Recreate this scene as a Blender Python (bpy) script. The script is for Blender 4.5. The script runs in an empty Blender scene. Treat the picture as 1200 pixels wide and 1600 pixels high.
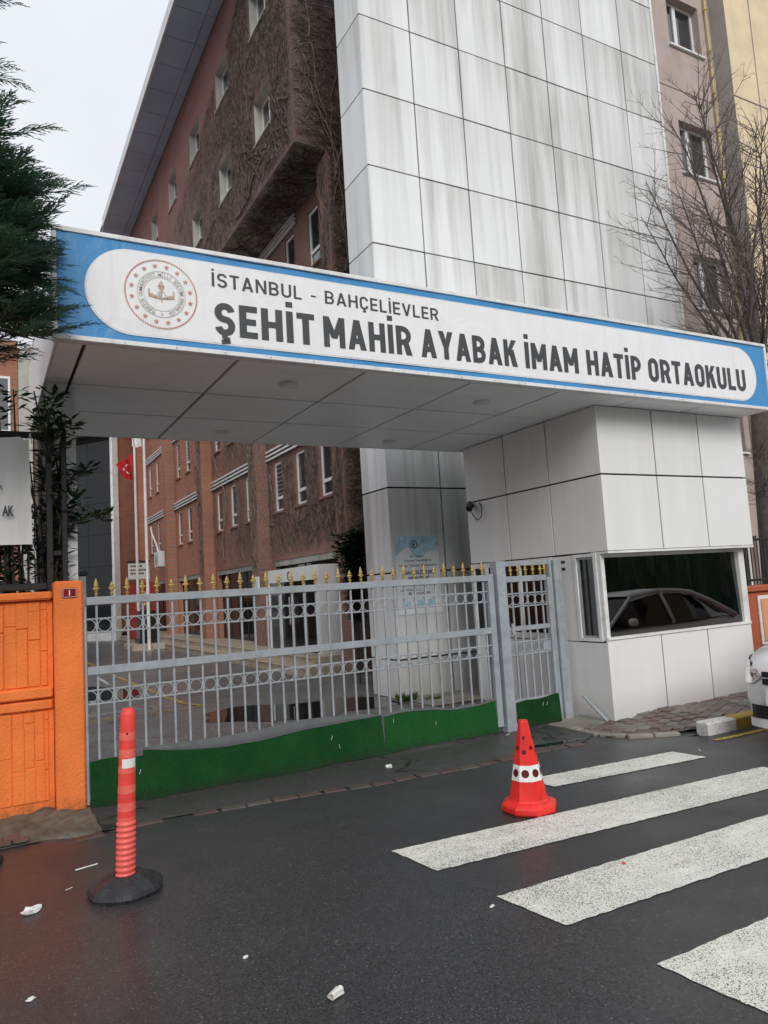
import bpy, bmesh, math, random
from mathutils import Vector, Matrix
PI = math.pi
R = math.radians
random.seed(11)
sc = bpy.context.scene
col = sc.collection

# ---------------------------------------------------------------- camera, sky, sun, exposure
cd = bpy.data.cameras.new('camera')
cam = bpy.data.objects.new('camera', cd); col.objects.link(cam)
yaw, pitch, roll, FPX = 0.5052234, 0.10144154, -0.06042045, 1146.266
fw = Vector((math.sin(yaw)*math.cos(pitch), math.cos(yaw)*math.cos(pitch), math.sin(pitch)))
r0 = Vector((math.cos(yaw), -math.sin(yaw), 0)); u0 = r0.cross(fw)
rt = math.cos(roll)*r0 + math.sin(roll)*u0; up = -math.sin(roll)*r0 + math.cos(roll)*u0
M = Matrix((( rt.x, up.x, -fw.x, 0.0), (rt.y, up.y, -fw.y, 0.0), (rt.z, up.z, -fw.z, 1.6), (0, 0, 0, 1)))
cam.matrix_world = M
cd.sensor_fit = 'VERTICAL'; cd.sensor_height = 36.0; cd.lens = 36.0*FPX/1600.0
cd.clip_start = 0.05; cd.clip_end = 2000
sc.camera = cam

SUN_EL, SUN_AZ = R(30), R(196)          # azimuth the light comes from, clockwise from +Y
w = bpy.data.worlds.new('World'); sc.world = w; w.use_nodes = True
nt = w.node_tree; nt.nodes.clear()
out = nt.nodes.new('ShaderNodeOutputWorld'); bg = nt.nodes.new('ShaderNodeBackground')
sky = nt.nodes.new('ShaderNodeTexSky'); sky.sky_type = 'NISHITA'; sky.sun_disc = False
sky.sun_elevation = SUN_EL; sky.sun_rotation = SUN_AZ
hs = nt.nodes.new('ShaderNodeHueSaturation'); hs.inputs['Saturation'].default_value = 0.25
tc = nt.nodes.new('ShaderNodeTexCoord'); sx = nt.nodes.new('ShaderNodeSeparateXYZ')
mr = nt.nodes.new('ShaderNodeMapRange')           # overcast dome: the zenith is brighter than the horizon
mr.inputs['From Min'].default_value = 0.0; mr.inputs['From Max'].default_value = 1.0
mr.inputs['To Min'].default_value = 5.5; mr.inputs['To Max'].default_value = 8.9
nz = nt.nodes.new('ShaderNodeTexNoise'); nz.inputs['Scale'].default_value = 1.7; nz.inputs['Detail'].default_value = 5
mr2 = nt.nodes.new('ShaderNodeMapRange'); mr2.inputs['To Min'].default_value = 0.88; mr2.inputs['To Max'].default_value = 1.12
mr2.inputs['From Min'].default_value = 0.3; mr2.inputs['From Max'].default_value = 0.7
mul = nt.nodes.new('ShaderNodeMath'); mul.operation = 'MULTIPLY'
cmb = nt.nodes.new('ShaderNodeVectorMath'); cmb.operation = 'SCALE'; cmb.inputs[0].default_value = (0.955, 0.985, 1.05)
mix = nt.nodes.new('ShaderNodeMix'); mix.data_type = 'RGBA'; mix.inputs['Factor'].default_value = 0.9
L = nt.links.new
L(sky.outputs[0], hs.inputs['Color']); L(tc.outputs['Generated'], sx.inputs[0]); L(tc.outputs['Generated'], nz.inputs['Vector'])
L(sx.outputs['Z'], mr.inputs['Value']); L(nz.outputs['Fac'], mr2.inputs['Value'])
L(mr.outputs[0], mul.inputs[0]); L(mr2.outputs[0], mul.inputs[1]); L(mul.outputs[0], cmb.inputs['Scale'])
L(hs.outputs[0], mix.inputs['A']); L(cmb.outputs[0], mix.inputs['B'])
L(mix.outputs['Result'], bg.inputs['Color']); bg.inputs['Strength'].default_value = 0.1
L(bg.outputs[0], out.inputs['Surface'])

sl = bpy.data.lights.new('sun', 'SUN'); sl.energy = 1.5; sl.angle = R(30); sl.color = (1.0, 0.97, 0.93)
so = bpy.data.objects.new('sun', sl); col.objects.link(so)
d = Vector((math.sin(SUN_AZ)*math.cos(SUN_EL), math.cos(SUN_AZ)*math.cos(SUN_EL), math.sin(SUN_EL)))
so.rotation_euler = d.to_track_quat('Z', 'Y').to_euler()
sc.view_settings.view_transform = 'Standard'; sc.view_settings.look = 'None'
sc.view_settings.exposure = 0.30; sc.view_settings.gamma = 1.0; sc.view_settings.use_curve_mapping = False

# ---------------------------------------------------------------- helpers
class MB:
    def __init__(s): s.v = []; s.f = []; s.m = []; s.mi = 0
    def add(s, vs, fs):
        n = len(s.v); s.v += [tuple(p) for p in vs]
        for f in fs: s.f.append(tuple(i+n for i in f)); s.m.append(s.mi)
        return s
    def box(s, x0, x1, y0, y1, z0, z1):
        return s.add([(x0,y0,z0),(x1,y0,z0),(x1,y1,z0),(x0,y1,z0),(x0,y0,z1),(x1,y0,z1),(x1,y1,z1),(x0,y1,z1)],
                     [(0,3,2,1),(4,5,6,7),(0,1,5,4),(1,2,6,5),(2,3,7,6),(3,0,4,7)])
    def bbox(s, x0, x1, y0, y1, z0, z1, b=0.004):       # box with chamfered edges
        bm = bmesh.new(); r = bmesh.ops.create_cube(bm, size=1)
        for v in bm.verts:
            v.co = Vector(((x0+x1)/2+v.co.x*(x1-x0), (y0+y1)/2+v.co.y*(y1-y0), (z0+z1)/2+v.co.z*(z1-z0)))
        bmesh.ops.bevel(bm, geom=bm.edges[:], offset=b, segments=1, affect='EDGES')
        bm.verts.index_update()
        s.add([v.co[:] for v in bm.verts], [[v.index for v in f.verts] for f in bm.faces]); bm.free(); return s
    def quad(s, a, b, c, d_): return s.add([a,b,c,d_], [(0,1,2,3)])
    def poly(s, pts): return s.add(pts, [tuple(range(len(pts)))])
    def tube(s, pts, r, n=6, caps=True):
        pts = [Vector(p) for p in pts]; m = len(pts); rs = r if isinstance(r, (list, tuple)) else [r]*m
        vs = []; a = None
        for i, p in enumerate(pts):
            t = (pts[min(i+1, m-1)]-pts[max(i-1, 0)])
            t = t.normalized() if t.length > 1e-9 else Vector((0,0,1))
            if a is None:
                a = t.cross(Vector((0,0,1)) if abs(t.z) < .9 else Vector((1,0,0))).normalized()
            else:
                a = (a-t*a.dot(t)); a = a.normalized() if a.length > 1e-6 else t.orthogonal().normalized()
            b = t.cross(a)
            for k in range(n):
                an = 2*PI*k/n; vs.append(p+(a*math.cos(an)+b*math.sin(an))*rs[i])
        fs = [(i*n+k, i*n+(k+1)%n, (i+1)*n+(k+1)%n, (i+1)*n+k) for i in range(m-1) for k in range(n)]
        if caps: fs += [tuple(range(n-1, -1, -1)), tuple((m-1)*n+k for k in range(n))]
        return s.add(vs, fs)
    def lathe(s, prof, n=16, c=(0,0,0), sy=1.0, caps=True, rot=0.0):
        vs = []
        for (r, z) in prof:
            for k in range(n):
                an = 2*PI*k/n+rot; vs.append((c[0]+r*math.cos(an), c[1]+r*math.sin(an)*sy, c[2]+z))
        m = len(prof)
        fs = [(i*n+k, i*n+(k+1)%n, (i+1)*n+(k+1)%n, (i+1)*n+k) for i in range(m-1) for k in range(n)]
        if caps: fs += [tuple(range(n-1, -1, -1)), tuple((m-1)*n+k for k in range(n))]
        return s.add(vs, fs)
    def grid(s, fn, nu, nv):
        vs = [fn(i/nu, j/nv) for j in range(nv+1) for i in range(nu+1)]
        fs = [(j*(nu+1)+i, j*(nu+1)+i+1, (j+1)*(nu+1)+i+1, (j+1)*(nu+1)+i) for j in range(nv) for i in range(nu)]
        return s.add(vs, fs)
    def build(s, name, mats, parent=None, smooth=False, loc=None):
        me = bpy.data.meshes.new(name); off = Vector(loc) if loc else Vector((0,0,0))
        me.from_pydata([(a-off.x, b-off.y, c-off.z) for a, b, c in s.v], [], s.f)
        if not isinstance(mats, (list, tuple)): mats = [mats]
        for m in mats: me.materials.append(m)
        if len(mats) > 1: me.polygons.foreach_set('material_index', s.m)
        if smooth: me.polygons.foreach_set('use_smooth', [len(f) <= 4 for f in s.f])
        me.update()
        o = bpy.data.objects.new(name, me); col.objects.link(o); o.location = off
        if parent is not None: attach(o, parent)
        return o
def wloc(o):
    v = Vector(o.location)
    while o.parent: o = o.parent; v += Vector(o.location)
    return v
def attach(o, p):
    o.location = Vector(o.location)-wloc(p); o.parent = p
def tag(o, label, cat, group=None, kind=None):
    o['label'] = label; o['category'] = cat
    if group: o['group'] = group
    if kind: o['kind'] = kind
    return o
def struct(o, label=None):
    o['kind'] = 'structure'
    if label: o['label'] = label
    return o
def thing(name, label, cat, loc=(0,0,0), group=None):
    o = bpy.data.objects.new(name, None); o.empty_display_size = .1; col.objects.link(o); o.location = loc
    return tag(o, label, cat, group)
def inst(proto, loc, parent, rot=None):
    o = proto.copy(); col.objects.link(o); o.parent = None; o.location = loc
    if rot: o.rotation_euler = rot
    if parent is not None: attach(o, parent)
    return o
def clear_proto(*ps):
    for p in ps: bpy.data.objects.remove(p)
def rnd(a, b): return random.uniform(a, b)

def glyphs(body, size=1.0, offset=0.0, align='LEFT', spacing=1.0):
    cu = bpy.data.curves.new('t', 'FONT'); cu.body = body; cu.size = size; cu.offset = offset; cu.align_x = align
    cu.fill_mode = 'BOTH'; cu.extrude = 0; cu.space_character = spacing; cu.resolution_u = 6
    o = bpy.data.objects.new('t', cu); col.objects.link(o)
    dg = bpy.context.evaluated_depsgraph_get(); dg.update()
    me = bpy.data.meshes.new_from_object(o.evaluated_get(dg))
    vs = [v.co[:2] for v in me.vertices]; fs = [tuple(p.vertices) for p in me.polygons]
    bpy.data.objects.remove(o); bpy.data.curves.remove(cu); bpy.data.meshes.remove(me)
    return vs, fs
def fit(vs, x0, x1, y0, y1, hcap=None):
    xs = [v[0] for v in vs]; a, b = min(xs), max(xs)
    return [(x0+(x-a)/(b-a)*(x1-x0), y0+y*((y1-y0)/hcap)) for x, y in vs]
CAP = 0.727                                              # cap height of the built-in face at size 1
def text_on_y(mb, body, x0, x1, z0, zc, Y, offset=0.0, tilt=0.0):
    vs, fs = glyphs(body, 1.0, offset)
    vs = fit(vs, x0, x1, z0, zc, CAP)
    mb.add([(x, Y, z+(x-x0)*tilt) for x, z in vs], fs)


# ---- block capitals drawn as strokes (each stroke sits a hair in front of the last, so none share a plane)
def ribbon(path, wd, closed=False):
    P = [Vector(p) for p in path]; P = [p for i, p in enumerate(P) if i == 0 or (p-P[i-1]).length > .004]
    if closed and (P[0]-P[-1]).length < .004: P.pop()
    n = len(P); Lf, Rt = [], []
    for i in range(n):
        a = P[i]-P[i-1] if (i > 0 or closed) else P[1]-P[0]
        b = P[(i+1)%n]-P[i] if (i < n-1 or closed) else P[-1]-P[-2]
        a = a.normalized(); b = b.normalized(); t = (a+b).normalized(); nn = Vector((-t.y, t.x)); na = Vector((-a.y, a.x))
        k = wd/2/max(.35, nn.dot(na)); Lf.append(P[i]+nn*k); Rt.append(P[i]-nn*k)
    return [[Lf[i], Rt[i], Rt[(i+1)%n], Lf[(i+1)%n]] for i in range(n if closed else n-1)]
def arc(cx, cy, rx, ry, a0, a1, n=8): return [(cx+rx*math.cos(R(a0+(a1-a0)*k/n)), cy+ry*math.sin(R(a0+(a1-a0)*k/n))) for k in range(n+1)]
WID = {'A':.66,'B':.60,'C':.57,'D':.6,'E':.51,'H':.62,'I':.19,'K':.63,'L':.50,'M':.76,'N':.64,'O':.60,'P':.58,'R':.61,'S':.57,'T':.54,'U':.61,'V':.64,'Y':.64,'-':.36,' ':.26}
def letter(ch, t):
    """strokes (lists of quads) for one capital of cap height 1 with stem t"""
    base = {'İ':'I','Ş':'S','Ç':'C'}.get(ch, ch); w_ = WID[base]; h = t*.92; q = []; x0, x1, y0, y1 = t/2, w_-t/2, h/2, 1-h/2
    box = lambda a, b, c, d_: [[(a,c),(b,c),(b,d_),(a,d_)]]
    stem = box(0, t, 0, 1); rr_ = min((x1-x0)/2, .22)
    if base == 'I': w_ = t; q = [box(0, t, 0, 1)]
    elif base == 'E': q = [stem, box(0,w_,0,h), box(0,w_,1-h,1), box(0,w_*.92,.5-h/2,.5+h/2)]
    elif base == 'L': q = [stem, box(0,w_,0,h)]
    elif base == 'H': q = [stem, box(w_-t,w_,0,1), box(0,w_,.5-h/2,.5+h/2)]
    elif base == 'T': q = [box(0,w_,1-h,1), box(w_/2-t/2,w_/2+t/2,0,1)]
    elif base == '-': q = [box(.02,w_-.02,.40-h/2*.9,.40+h/2*.9)]
    elif base == 'A':
        d_ = t*1.04; q = [[[(0,0),(d_,0),(w_/2+d_*.5,1),(w_/2-d_*.5,1)]], [[(w_-d_,0),(w_,0),(w_/2+d_*.5,1),(w_/2-d_*.5,1)]], box(w_*.2,w_*.8,.20,.20+h)]
    elif base == 'V':
        d_ = t*1.04; q = [[[(0,1),(w_/2-d_*.5,0),(w_/2+d_*.5,0),(d_,1)]], [[(w_-d_,1),(w_/2-d_*.5,0),(w_/2+d_*.5,0),(w_,1)]]]
    elif base == 'Y':
        d_ = t*1.1; q = [[[(0,1),(w_/2-t/2,.40),(w_/2+t/2,.40),(d_,1)]], [[(w_-d_,1),(w_/2-t/2,.40),(w_/2+t/2,.40),(w_,1)]], box(w_/2-t/2,w_/2+t/2,0,.42)]
    elif base == 'M':
        d_ = t*1.0; q = [stem, box(w_-t,w_,0,1), [[(0,1),(w_/2-d_*.5,.30),(w_/2+d_*.5,.30),(d_,1)]], [[(w_-d_,1),(w_/2-d_*.5,.30),(w_/2+d_*.5,.30),(w_,1)]]]
    elif base == 'N': q = [stem, box(w_-t,w_,0,1), [[(0,1),(w_-t*1.05,0),(w_,0),(t*1.05,1)]]]
    elif base == 'K': q = [stem, [[(t*.9,.36),(w_-t*1.15,1),(w_,1),(t*.9,.62*.0+.16+.0)]] if 0 else [[(t*.8,.30),(t*.8,.56),(w_-t*1.2,1),(w_,1)]], [[(w_*.36,.56),(w_*.36+t*1.15,.66),(w_,0),(w_-t*1.2,0)]]]
    elif base == 'O':
        p = arc(x1-rr_,y1-rr_,rr_,rr_,0,90)+arc(x0+rr_,y1-rr_,rr_,rr_,90,180)+arc(x0+rr_,y0+rr_,rr_,rr_,180,270)+arc(x1-rr_,y0+rr_,rr_,rr_,270,360)
        q = [ribbon(p, t, True)]
    elif base == 'U': q = [ribbon([(x0,1)]+arc(x0+rr_,y0+rr_,rr_,rr_,180,270)+arc(x1-rr_,y0+rr_,rr_,rr_,270,360)+[(x1,1)], t)]
    elif base == 'C': q = [ribbon([(x1,.70)]+arc(x1-rr_,y1-rr_,rr_,rr_,0,90)+arc(x0+rr_,y1-rr_,rr_,rr_,90,180)+arc(x0+rr_,y0+rr_,rr_,rr_,180,270)+arc(x1-rr_,y0+rr_,rr_,rr_,270,360)+[(x1,.30)], t)]
    elif base == 'P':
        b = .25; q = [stem, ribbon([(t*.7,y1)]+arc(x1-b,y1-b+.01,b,b-.01,90,-90)+[(t*.7,y1-2*b+.02)], h)]
    elif base == 'R':
        b = .245; q = [stem, ribbon([(t*.7,y1)]+arc(x1-b-.01,y1-b+.01,b,b-.01,90,-90)+[(t*.7,y1-2*b+.02)], h), [[(w_*.40,.46),(w_*.40+t*1.1,.46),(w_,0),(w_-t*1.15,0)]]]
    elif base == 'B':
        b = (1-h)/4; q = [stem, ribbon([(t*.7,y1)]+arc(x1-b-.02,y1-b,b,b,90,-90)+[(t*.7,y1-2*b)], h), ribbon([(t*.7,y0+2*b)]+arc(x1-b,y0+b,b,b,90,-90)+[(t*.7,y0)], h)]
    elif base == 'S':
        b = (1-h)/4; bx = min(b, (x1-x0)/2-.01); q = [ribbon(arc(x1-bx,y1-b,bx,b,12,90)+arc(x0+bx,y1-b,bx,b,90,270)+arc(x1-bx,y0+b,bx,b,90,-90)+arc(x0+bx,y0+b,bx,b,270,192), h)]
    if ch == 'İ': q.append(box(0,t,1.13,1.13+t*.85))
    if ch in 'ŞÇ': c = w_/2; q.append(ribbon([(c-.02,.02),(c-.03,-.09)], t*.7)); q.append(ribbon([(c-.05,-.07),(c+.06,-.10),(c+.07,-.17),(c-.11,-.20)], t*.62))
    return w_, q
def stroke_text(name, body, x0, x1, z0, hcap, Y, t, parent, mat, tilt=0.0, gap=.13):
    """each letter is a small mesh of its own, spread over x0..x1"""
    tot = sum(letter(c, t)[0] if c != ' ' else WID[' '] for c in body)+gap*(len(body)-1); sx_ = (x1-x0)/tot; x = 0.0
    for c in body:
        if c == ' ': x += WID[' ']+gap; continue
        w_, q = letter(c, t); mb = MB()
        for k, quads in enumerate(q):
            for qd in quads:
                mb.poly([(x0+(x+p[0])*sx_, Y-.00025*k, z0+p[1]*hcap+(x+p[0])*sx_*tilt) for p in qd])
        mb.build(name, mat, parent); x += w_+gap

# ---------------------------------------------------------------- materials
class NT:
    def __init__(s, name):
        s.m = bpy.data.materials.new(name); s.m.use_nodes = True; s.t = s.m.node_tree
        s.b = s.t.nodes['Principled BSDF']; s.o = s.t.nodes['Material Output']
    def n(s, ty, **kw):
        x = s.t.nodes.new(ty)
        for k, v in kw.items():
            if k in x.inputs: x.inputs[k].default_value = v
            else: setattr(x, k, v)
        return x
    def l(s, a, b): s.t.links.new(a, b)
    def pos(s, scale=(1,1,1), rot=(0,0,0)):
        g = s.n('ShaderNodeNewGeometry'); mp = s.n('ShaderNodeMapping'); mp.inputs['Scale'].default_value = scale
        mp.inputs['Rotation'].default_value = rot; s.l(g.outputs['Position'], mp.inputs['Vector']); return mp.outputs[0]
    def noise(s, vec, scale, detail=4, rough=.55, dist=0):
        x = s.n('ShaderNodeTexNoise'); x.inputs['Scale'].default_value = scale; x.inputs['Detail'].default_value = detail
        x.inputs['Roughness'].default_value = rough; x.inputs['Distortion'].default_value = dist
        s.l(vec, x.inputs['Vector']); return x.outputs['Fac']
    def ramp(s, fac, a, b, lo=0., hi=1.):
        x = s.n('ShaderNodeMapRange'); x.inputs['From Min'].default_value = a; x.inputs['From Max'].default_value = b
        x.inputs['To Min'].default_value = lo; x.inputs['To Max'].default_value = hi
        s.l(fac, x.inputs['Value']); return x.outputs[0]
    def mixc(s, fac, a, b):
        x = s.n('ShaderNodeMix', data_type='RGBA')
        for inp, v in (('Factor', fac), ('A', a), ('B', b)):
            if hasattr(v, 'is_output'): s.l(v, x.inputs[inp])
            else: x.inputs[inp].default_value = v if inp == 'Factor' else (*v, 1)
        return x.outputs['Result']
    def math(s, op, a, b=None):
        x = s.n('ShaderNodeMath', operation=op)
        for i, v in enumerate((a, b)):
            if v is None: continue
            if hasattr(v, 'is_output'): s.l(v, x.inputs[i])
            else: x.inputs[i].default_value = v
        return x.outputs[0]
    def sep(s, axis):
        g = s.n('ShaderNodeNewGeometry'); x = s.n('ShaderNodeSeparateXYZ'); s.l(g.outputs['Position'], x.inputs[0]); return x.outputs[axis]
    def bump(s, h, strength=.3, dist=.01):
        x = s.n('ShaderNodeBump'); x.inputs['Strength'].default_value = strength; x.inputs['Distance'].default_value = dist
        s.l(h, x.inputs['Height']); s.l(x.outputs[0], s.b.inputs['Normal']); return x
    def set(s, col_=None, rough=None, metal=None, spec=None):
        for nm, v in (('Base Color', col_), ('Roughness', rough), ('Metallic', metal), ('Specular IOR Level', spec)):
            if v is None: continue
            if hasattr(v, 'is_output'): s.l(v, s.b.inputs[nm])
            else: s.b.inputs[nm].default_value = (*v, 1) if nm == 'Base Color' else v
        return s
def plain(name, c, rough=.5, metal=0., var=.12, scale=6., bump=0., bscale=80., spec=None, dirt=None, dirt_amt=.35):
    t = NT(name); p = t.pos()
    f = t.noise(p, scale, 5)
    lo = tuple(x*(1-var) for x in c); hi = tuple(min(1, x*(1+var)) for x in c)
    cc = t.mixc(t.ramp(f, .3, .7), lo, hi)
    if dirt:
        cc = t.mixc(t.ramp(t.noise(p, scale*2.3, 6, .65), .5, .75, 0, dirt_amt), cc, dirt)
    t.set(cc, t.ramp(f, .3, .7, rough*.85, min(1, rough*1.15)), metal, spec)
    if bump: t.bump(t.noise(p, bscale, 3), bump, .005)
    return t.m

def mat_asphalt(name, dark, light, wet=.5, redtint=False, cracks=False, coarse=90.):
    t = NT(name); p = t.pos()
    vo = t.n('ShaderNodeTexVoronoi'); vo.inputs['Scale'].default_value = coarse; t.l(p, vo.inputs['Vector'])
    sp = t.n('ShaderNodeSeparateColor'); t.l(vo.outputs['Color'], sp.inputs[0])
    fine = t.ramp(sp.outputs[0], .0, 1., 0., 1.)
    big = t.noise(p, .55, 5, .6); mid = t.noise(p, 3.1, 5, .6)
    f = t.math('ADD', t.math('MULTIPLY', fine, .62), t.math('MULTIPLY', mid, .36))
    c = t.mixc(t.ramp(f, .15, .85), dark, light)
    c = t.mixc(t.ramp(sp.outputs[1], .965, .99, 0, .5), c, tuple(min(1, x*3.2) for x in light))
    c = t.mixc(t.ramp(big, .35, .7, 0, .45), c, tuple(x*.6 for x in dark))
    if redtint:  # faint reddish tint over the low-X side of the road
        x = t.sep('X'); y = t.sep('Y')
        m = t.math('MULTIPLY', t.ramp(t.math('ADD', x, t.math('MULTIPLY', t.noise(p, .9, 3), 1.2)), 1.75, .7), t.ramp(y, 5.7, 5.2))
        m = t.math('MULTIPLY', m, t.ramp(t.noise(p, 6, 5), .2, .8, .45, 1.))
        c = t.mixc(t.math('MULTIPLY', m, .24), c, (.078, .045, .038))
    h = fine
    if cracks:
        v2 = t.n('ShaderNodeTexVoronoi'); v2.feature = 'DISTANCE_TO_EDGE'; v2.inputs['Scale'].default_value = .55
        mp = t.n('ShaderNodeVectorMath', operation='ADD'); nn = t.n('ShaderNodeTexNoise'); nn.inputs['Scale'].default_value = 2.2
        t.l(p, nn.inputs['Vector']); t.l(p, mp.inputs[0]); t.l(nn.outputs['Color'], mp.inputs[1]); t.l(mp.outputs[0], v2.inputs['Vector'])
        c = t.mixc(t.ramp(v2.outputs['Distance'], .006, .016, .8, 0), c, tuple(x*.3 for x in dark))
    rg = t.math('ADD', t.ramp(big, .3, .7, wet-.14, wet+.14), t.math('MULTIPLY', fine, .14))
    t.set(c, rg, 0, .5); t.bump(h, .22, .004); return t.m

def mat_paint(name, c, under, wear=.5, scale=70.):
    t = NT(name); p = t.pos()
    vo = t.n('ShaderNodeTexVoronoi'); vo.inputs['Scale'].default_value = scale; t.l(p, vo.inputs['Vector'])
    sp = t.n('ShaderNodeSeparateColor'); t.l(vo.outputs['Color'], sp.inputs[0])
    big = t.math('ADD', t.math('MULTIPLY', t.noise(p, 1.3, 4, .6), .6), t.math('MULTIPLY', t.noise(t.pos((1.2, 7, 1)), 1.6, 4, .6), .4))
    thr = t.ramp(big, .36, .66, 1.0, .9-wear)
    m = t.ramp(t.math('SUBTRACT', sp.outputs[0], thr), 0, .08)
    dirty = t.mixc(t.ramp(t.noise(p, 9, 6, .7), .3, .8), c, tuple(x*.72 for x in c))
    t.set(t.mixc(m, dirty, under), .62, 0, .4); t.bump(sp.outputs[0], .25, .003); return t.m

def mat_brick(name, axis, c1, c2, mortar, vine=0):
    t = NT(name); g = t.n('ShaderNodeNewGeometry'); s = t.n('ShaderNodeSeparateXYZ'); t.l(g.outputs['Position'], s.inputs[0])
    cb = t.n('ShaderNodeCombineXYZ'); t.l(s.outputs[axis], cb.inputs[0]); t.l(s.outputs['Z'], cb.inputs[1])
    br = t.n('ShaderNodeTexBrick'); br.inputs['Scale'].default_value = 1.0
    br.inputs['Brick Width'].default_value = .23; br.inputs['Row Height'].default_value = .075; br.inputs['Mortar Size'].default_value = .009
    br.inputs['Color1'].default_value = (*c1, 1); br.inputs['Color2'].default_value = (*c2, 1); br.inputs['Mortar'].default_value = (*mortar, 1)
    t.l(cb.outputs[0], br.inputs['Vector'])
    p = t.pos(); c = t.mixc(t.ramp(t.noise(p, 1.3, 5, .6), .35, .75, 0, .5), br.outputs['Color'], tuple(x*.62 for x in c1))
    if vine:
        fine = t.noise(t.pos((1, 1, .35)), 26, 6, .75, 1.2)
        if vine == 1:      # upper volume: dry tendrils cover it, thinning towards the far top
            cover = t.math('SUBTRACT', t.math('SUBTRACT', 16.7, t.math('MULTIPLY', t.math('SUBTRACT', s.outputs['Y'], 13.0), .34)), s.outputs['Z'])
            cover = t.math('ADD', cover, t.math('MULTIPLY', t.noise(p, .8, 4), 2.4))
            cm = t.ramp(cover, .3, 2.6)
        elif vine == 3:
            cm = t.ramp(t.math('ADD', s.outputs['Z'], t.math('MULTIPLY', t.noise(p, .8, 4), 3.)), 2.4, 4.5)
        else:              # lower bays: the nearest bays are overgrown
            cover = t.math('ADD', t.math('SUBTRACT', 23.0, s.outputs['Y']), t.math('MULTIPLY', t.noise(p, .7, 4), 5.0))
            cm = t.ramp(cover, .5, 5.5)
        m = t.math('MULTIPLY', cm, t.ramp(fine, .38, .55, .35 if vine != 2 else .15, .96 if vine != 2 else .88))
        v = t.mixc(t.ramp(t.noise(p, 40, 4), .35, .65), (.075, .056, .05), (.245, .20, .18))
        c = t.mixc(m, c, v)
        bn = t.bump(t.math('ADD', br.outputs['Fac'], t.math('MULTIPLY', fine, -2.5)), .5, .03)
    else:
        x = t.bump(br.outputs['Fac'], .5, .01); x.invert = True
    t.set(c, .85, 0, .3); return t.m

def mat_clad(name, base, streak=1.0, band=True):
    t = NT(name); p = t.pos((2.6, 2.6, .1)); z = t.sep('Z'); x = t.sep('X')
    oi = t.n('ShaderNodeObjectInfo')
    tint = t.ramp(oi.outputs['Random'], 0, 1, -.12, .11)
    fr = t.math('FRACT', t.math('DIVIDE', t.math('ADD', z, .69), 1.24))      # 0 at the foot of each panel, 1 at its head
    st = t.noise(p, 1.5, 7, .58, .25); st2 = t.noise(t.pos((5, 5, .25)), 2.2, 5, .6); big = t.noise(t.pos((.5, .5, .25)), 1.0, 3)
    s1 = t.ramp(t.math('ADD', st, t.math('ADD', t.math('MULTIPLY', fr, .13), tint)), .44, .72)
    s1 = t.math('MULTIPLY', s1, t.ramp(big, .32, .6, .25, 1))
    s1 = t.math('MULTIPLY', s1, t.ramp(st2, .3, .65, .45, 1))
    if band:
        g = t.math('POWER', 2.7183, t.math('MULTIPLY', -9.0, t.math('POWER', t.math('SUBTRACT', t.math('ADD', x, t.math('MULTIPLY', big, .3)), 8.63), 2.0)))
        g = t.math('MULTIPLY', g, t.ramp(st2, .25, .6, .35, 1)); s1 = t.math('MAXIMUM', s1, t.math('MULTIPLY', g, .95))
    c = t.mixc(t.ramp(t.noise(t.pos((.6,.6,.5)), 1.1, 4), .35, .65, 0, .35*streak), base, tuple(x*.8 for x in base))
    c = t.mixc(t.math('MULTIPLY', s1, .72*streak), c, (.27, .262, .225))
    sp = t.noise(t.pos(), 38, 3, .8)
    c = t.mixc(t.ramp(sp, .74, .79, 0, .5), c, (.25, .24, .22))
    c = t.mixc(t.ramp(t.math('ADD', z, t.math('MULTIPLY', big, .25)), .45, .02, 0, .45), c, (.30, .28, .24))
    t.set(c, .38, 0, .45)
    t.bump(t.noise(t.pos((1, 1, .6)), 1.8, 2), .08, .03); return t.m

def mat_glass(name, tint, rough=.02, see=.0, ior=2.3):
    t = NT(name)
    if not see:
        t.set(tint, rough, 0, .5); t.b.inputs['IOR'].default_value = ior
        t.bump(t.noise(t.pos(), 1.2, 1), .04, .02); return t.m
    gl = t.n('ShaderNodeBsdfGlossy'); gl.inputs['Roughness'].default_value = rough
    tr = t.n('ShaderNodeBsdfTransparent'); tr.inputs['Color'].default_value = (*tint, 1)
    fr = t.n('ShaderNodeFresnel'); fr.inputs['IOR'].default_value = 2.6 if ior > 2 else ior; mx = t.n('ShaderNodeMixShader')
    t.l(fr.outputs[0], mx.inputs[0]); t.l(tr.outputs[0], mx.inputs[1]); t.l(gl.outputs[0], mx.inputs[2]); t.l(mx.outputs[0], t.o.inputs['Surface'])
    return t.m

def mat_leaf(name, c1, c2, rough=.5, tr=.25):
    t = NT(name); p = t.pos(); oi = t.noise(p, 5, 3); f2 = t.noise(p, 40, 2)
    c = t.mixc(t.ramp(t.math('ADD', t.math('MULTIPLY', oi, .6), t.math('MULTIPLY', f2, .4)), .35, .65), c1, c2)
    t.set(c, rough, 0, .4)
    tl = t.n('ShaderNodeBsdfTranslucent'); t.l(c, tl.inputs[0]); mx = t.n('ShaderNodeMixShader'); mx.inputs[0].default_value = tr
    t.l(t.b.outputs[0], mx.inputs[1]); t.l(tl.outputs[0], mx.inputs[2]); t.l(mx.outputs[0], t.o.inputs['Surface'])
    return t.m

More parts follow.
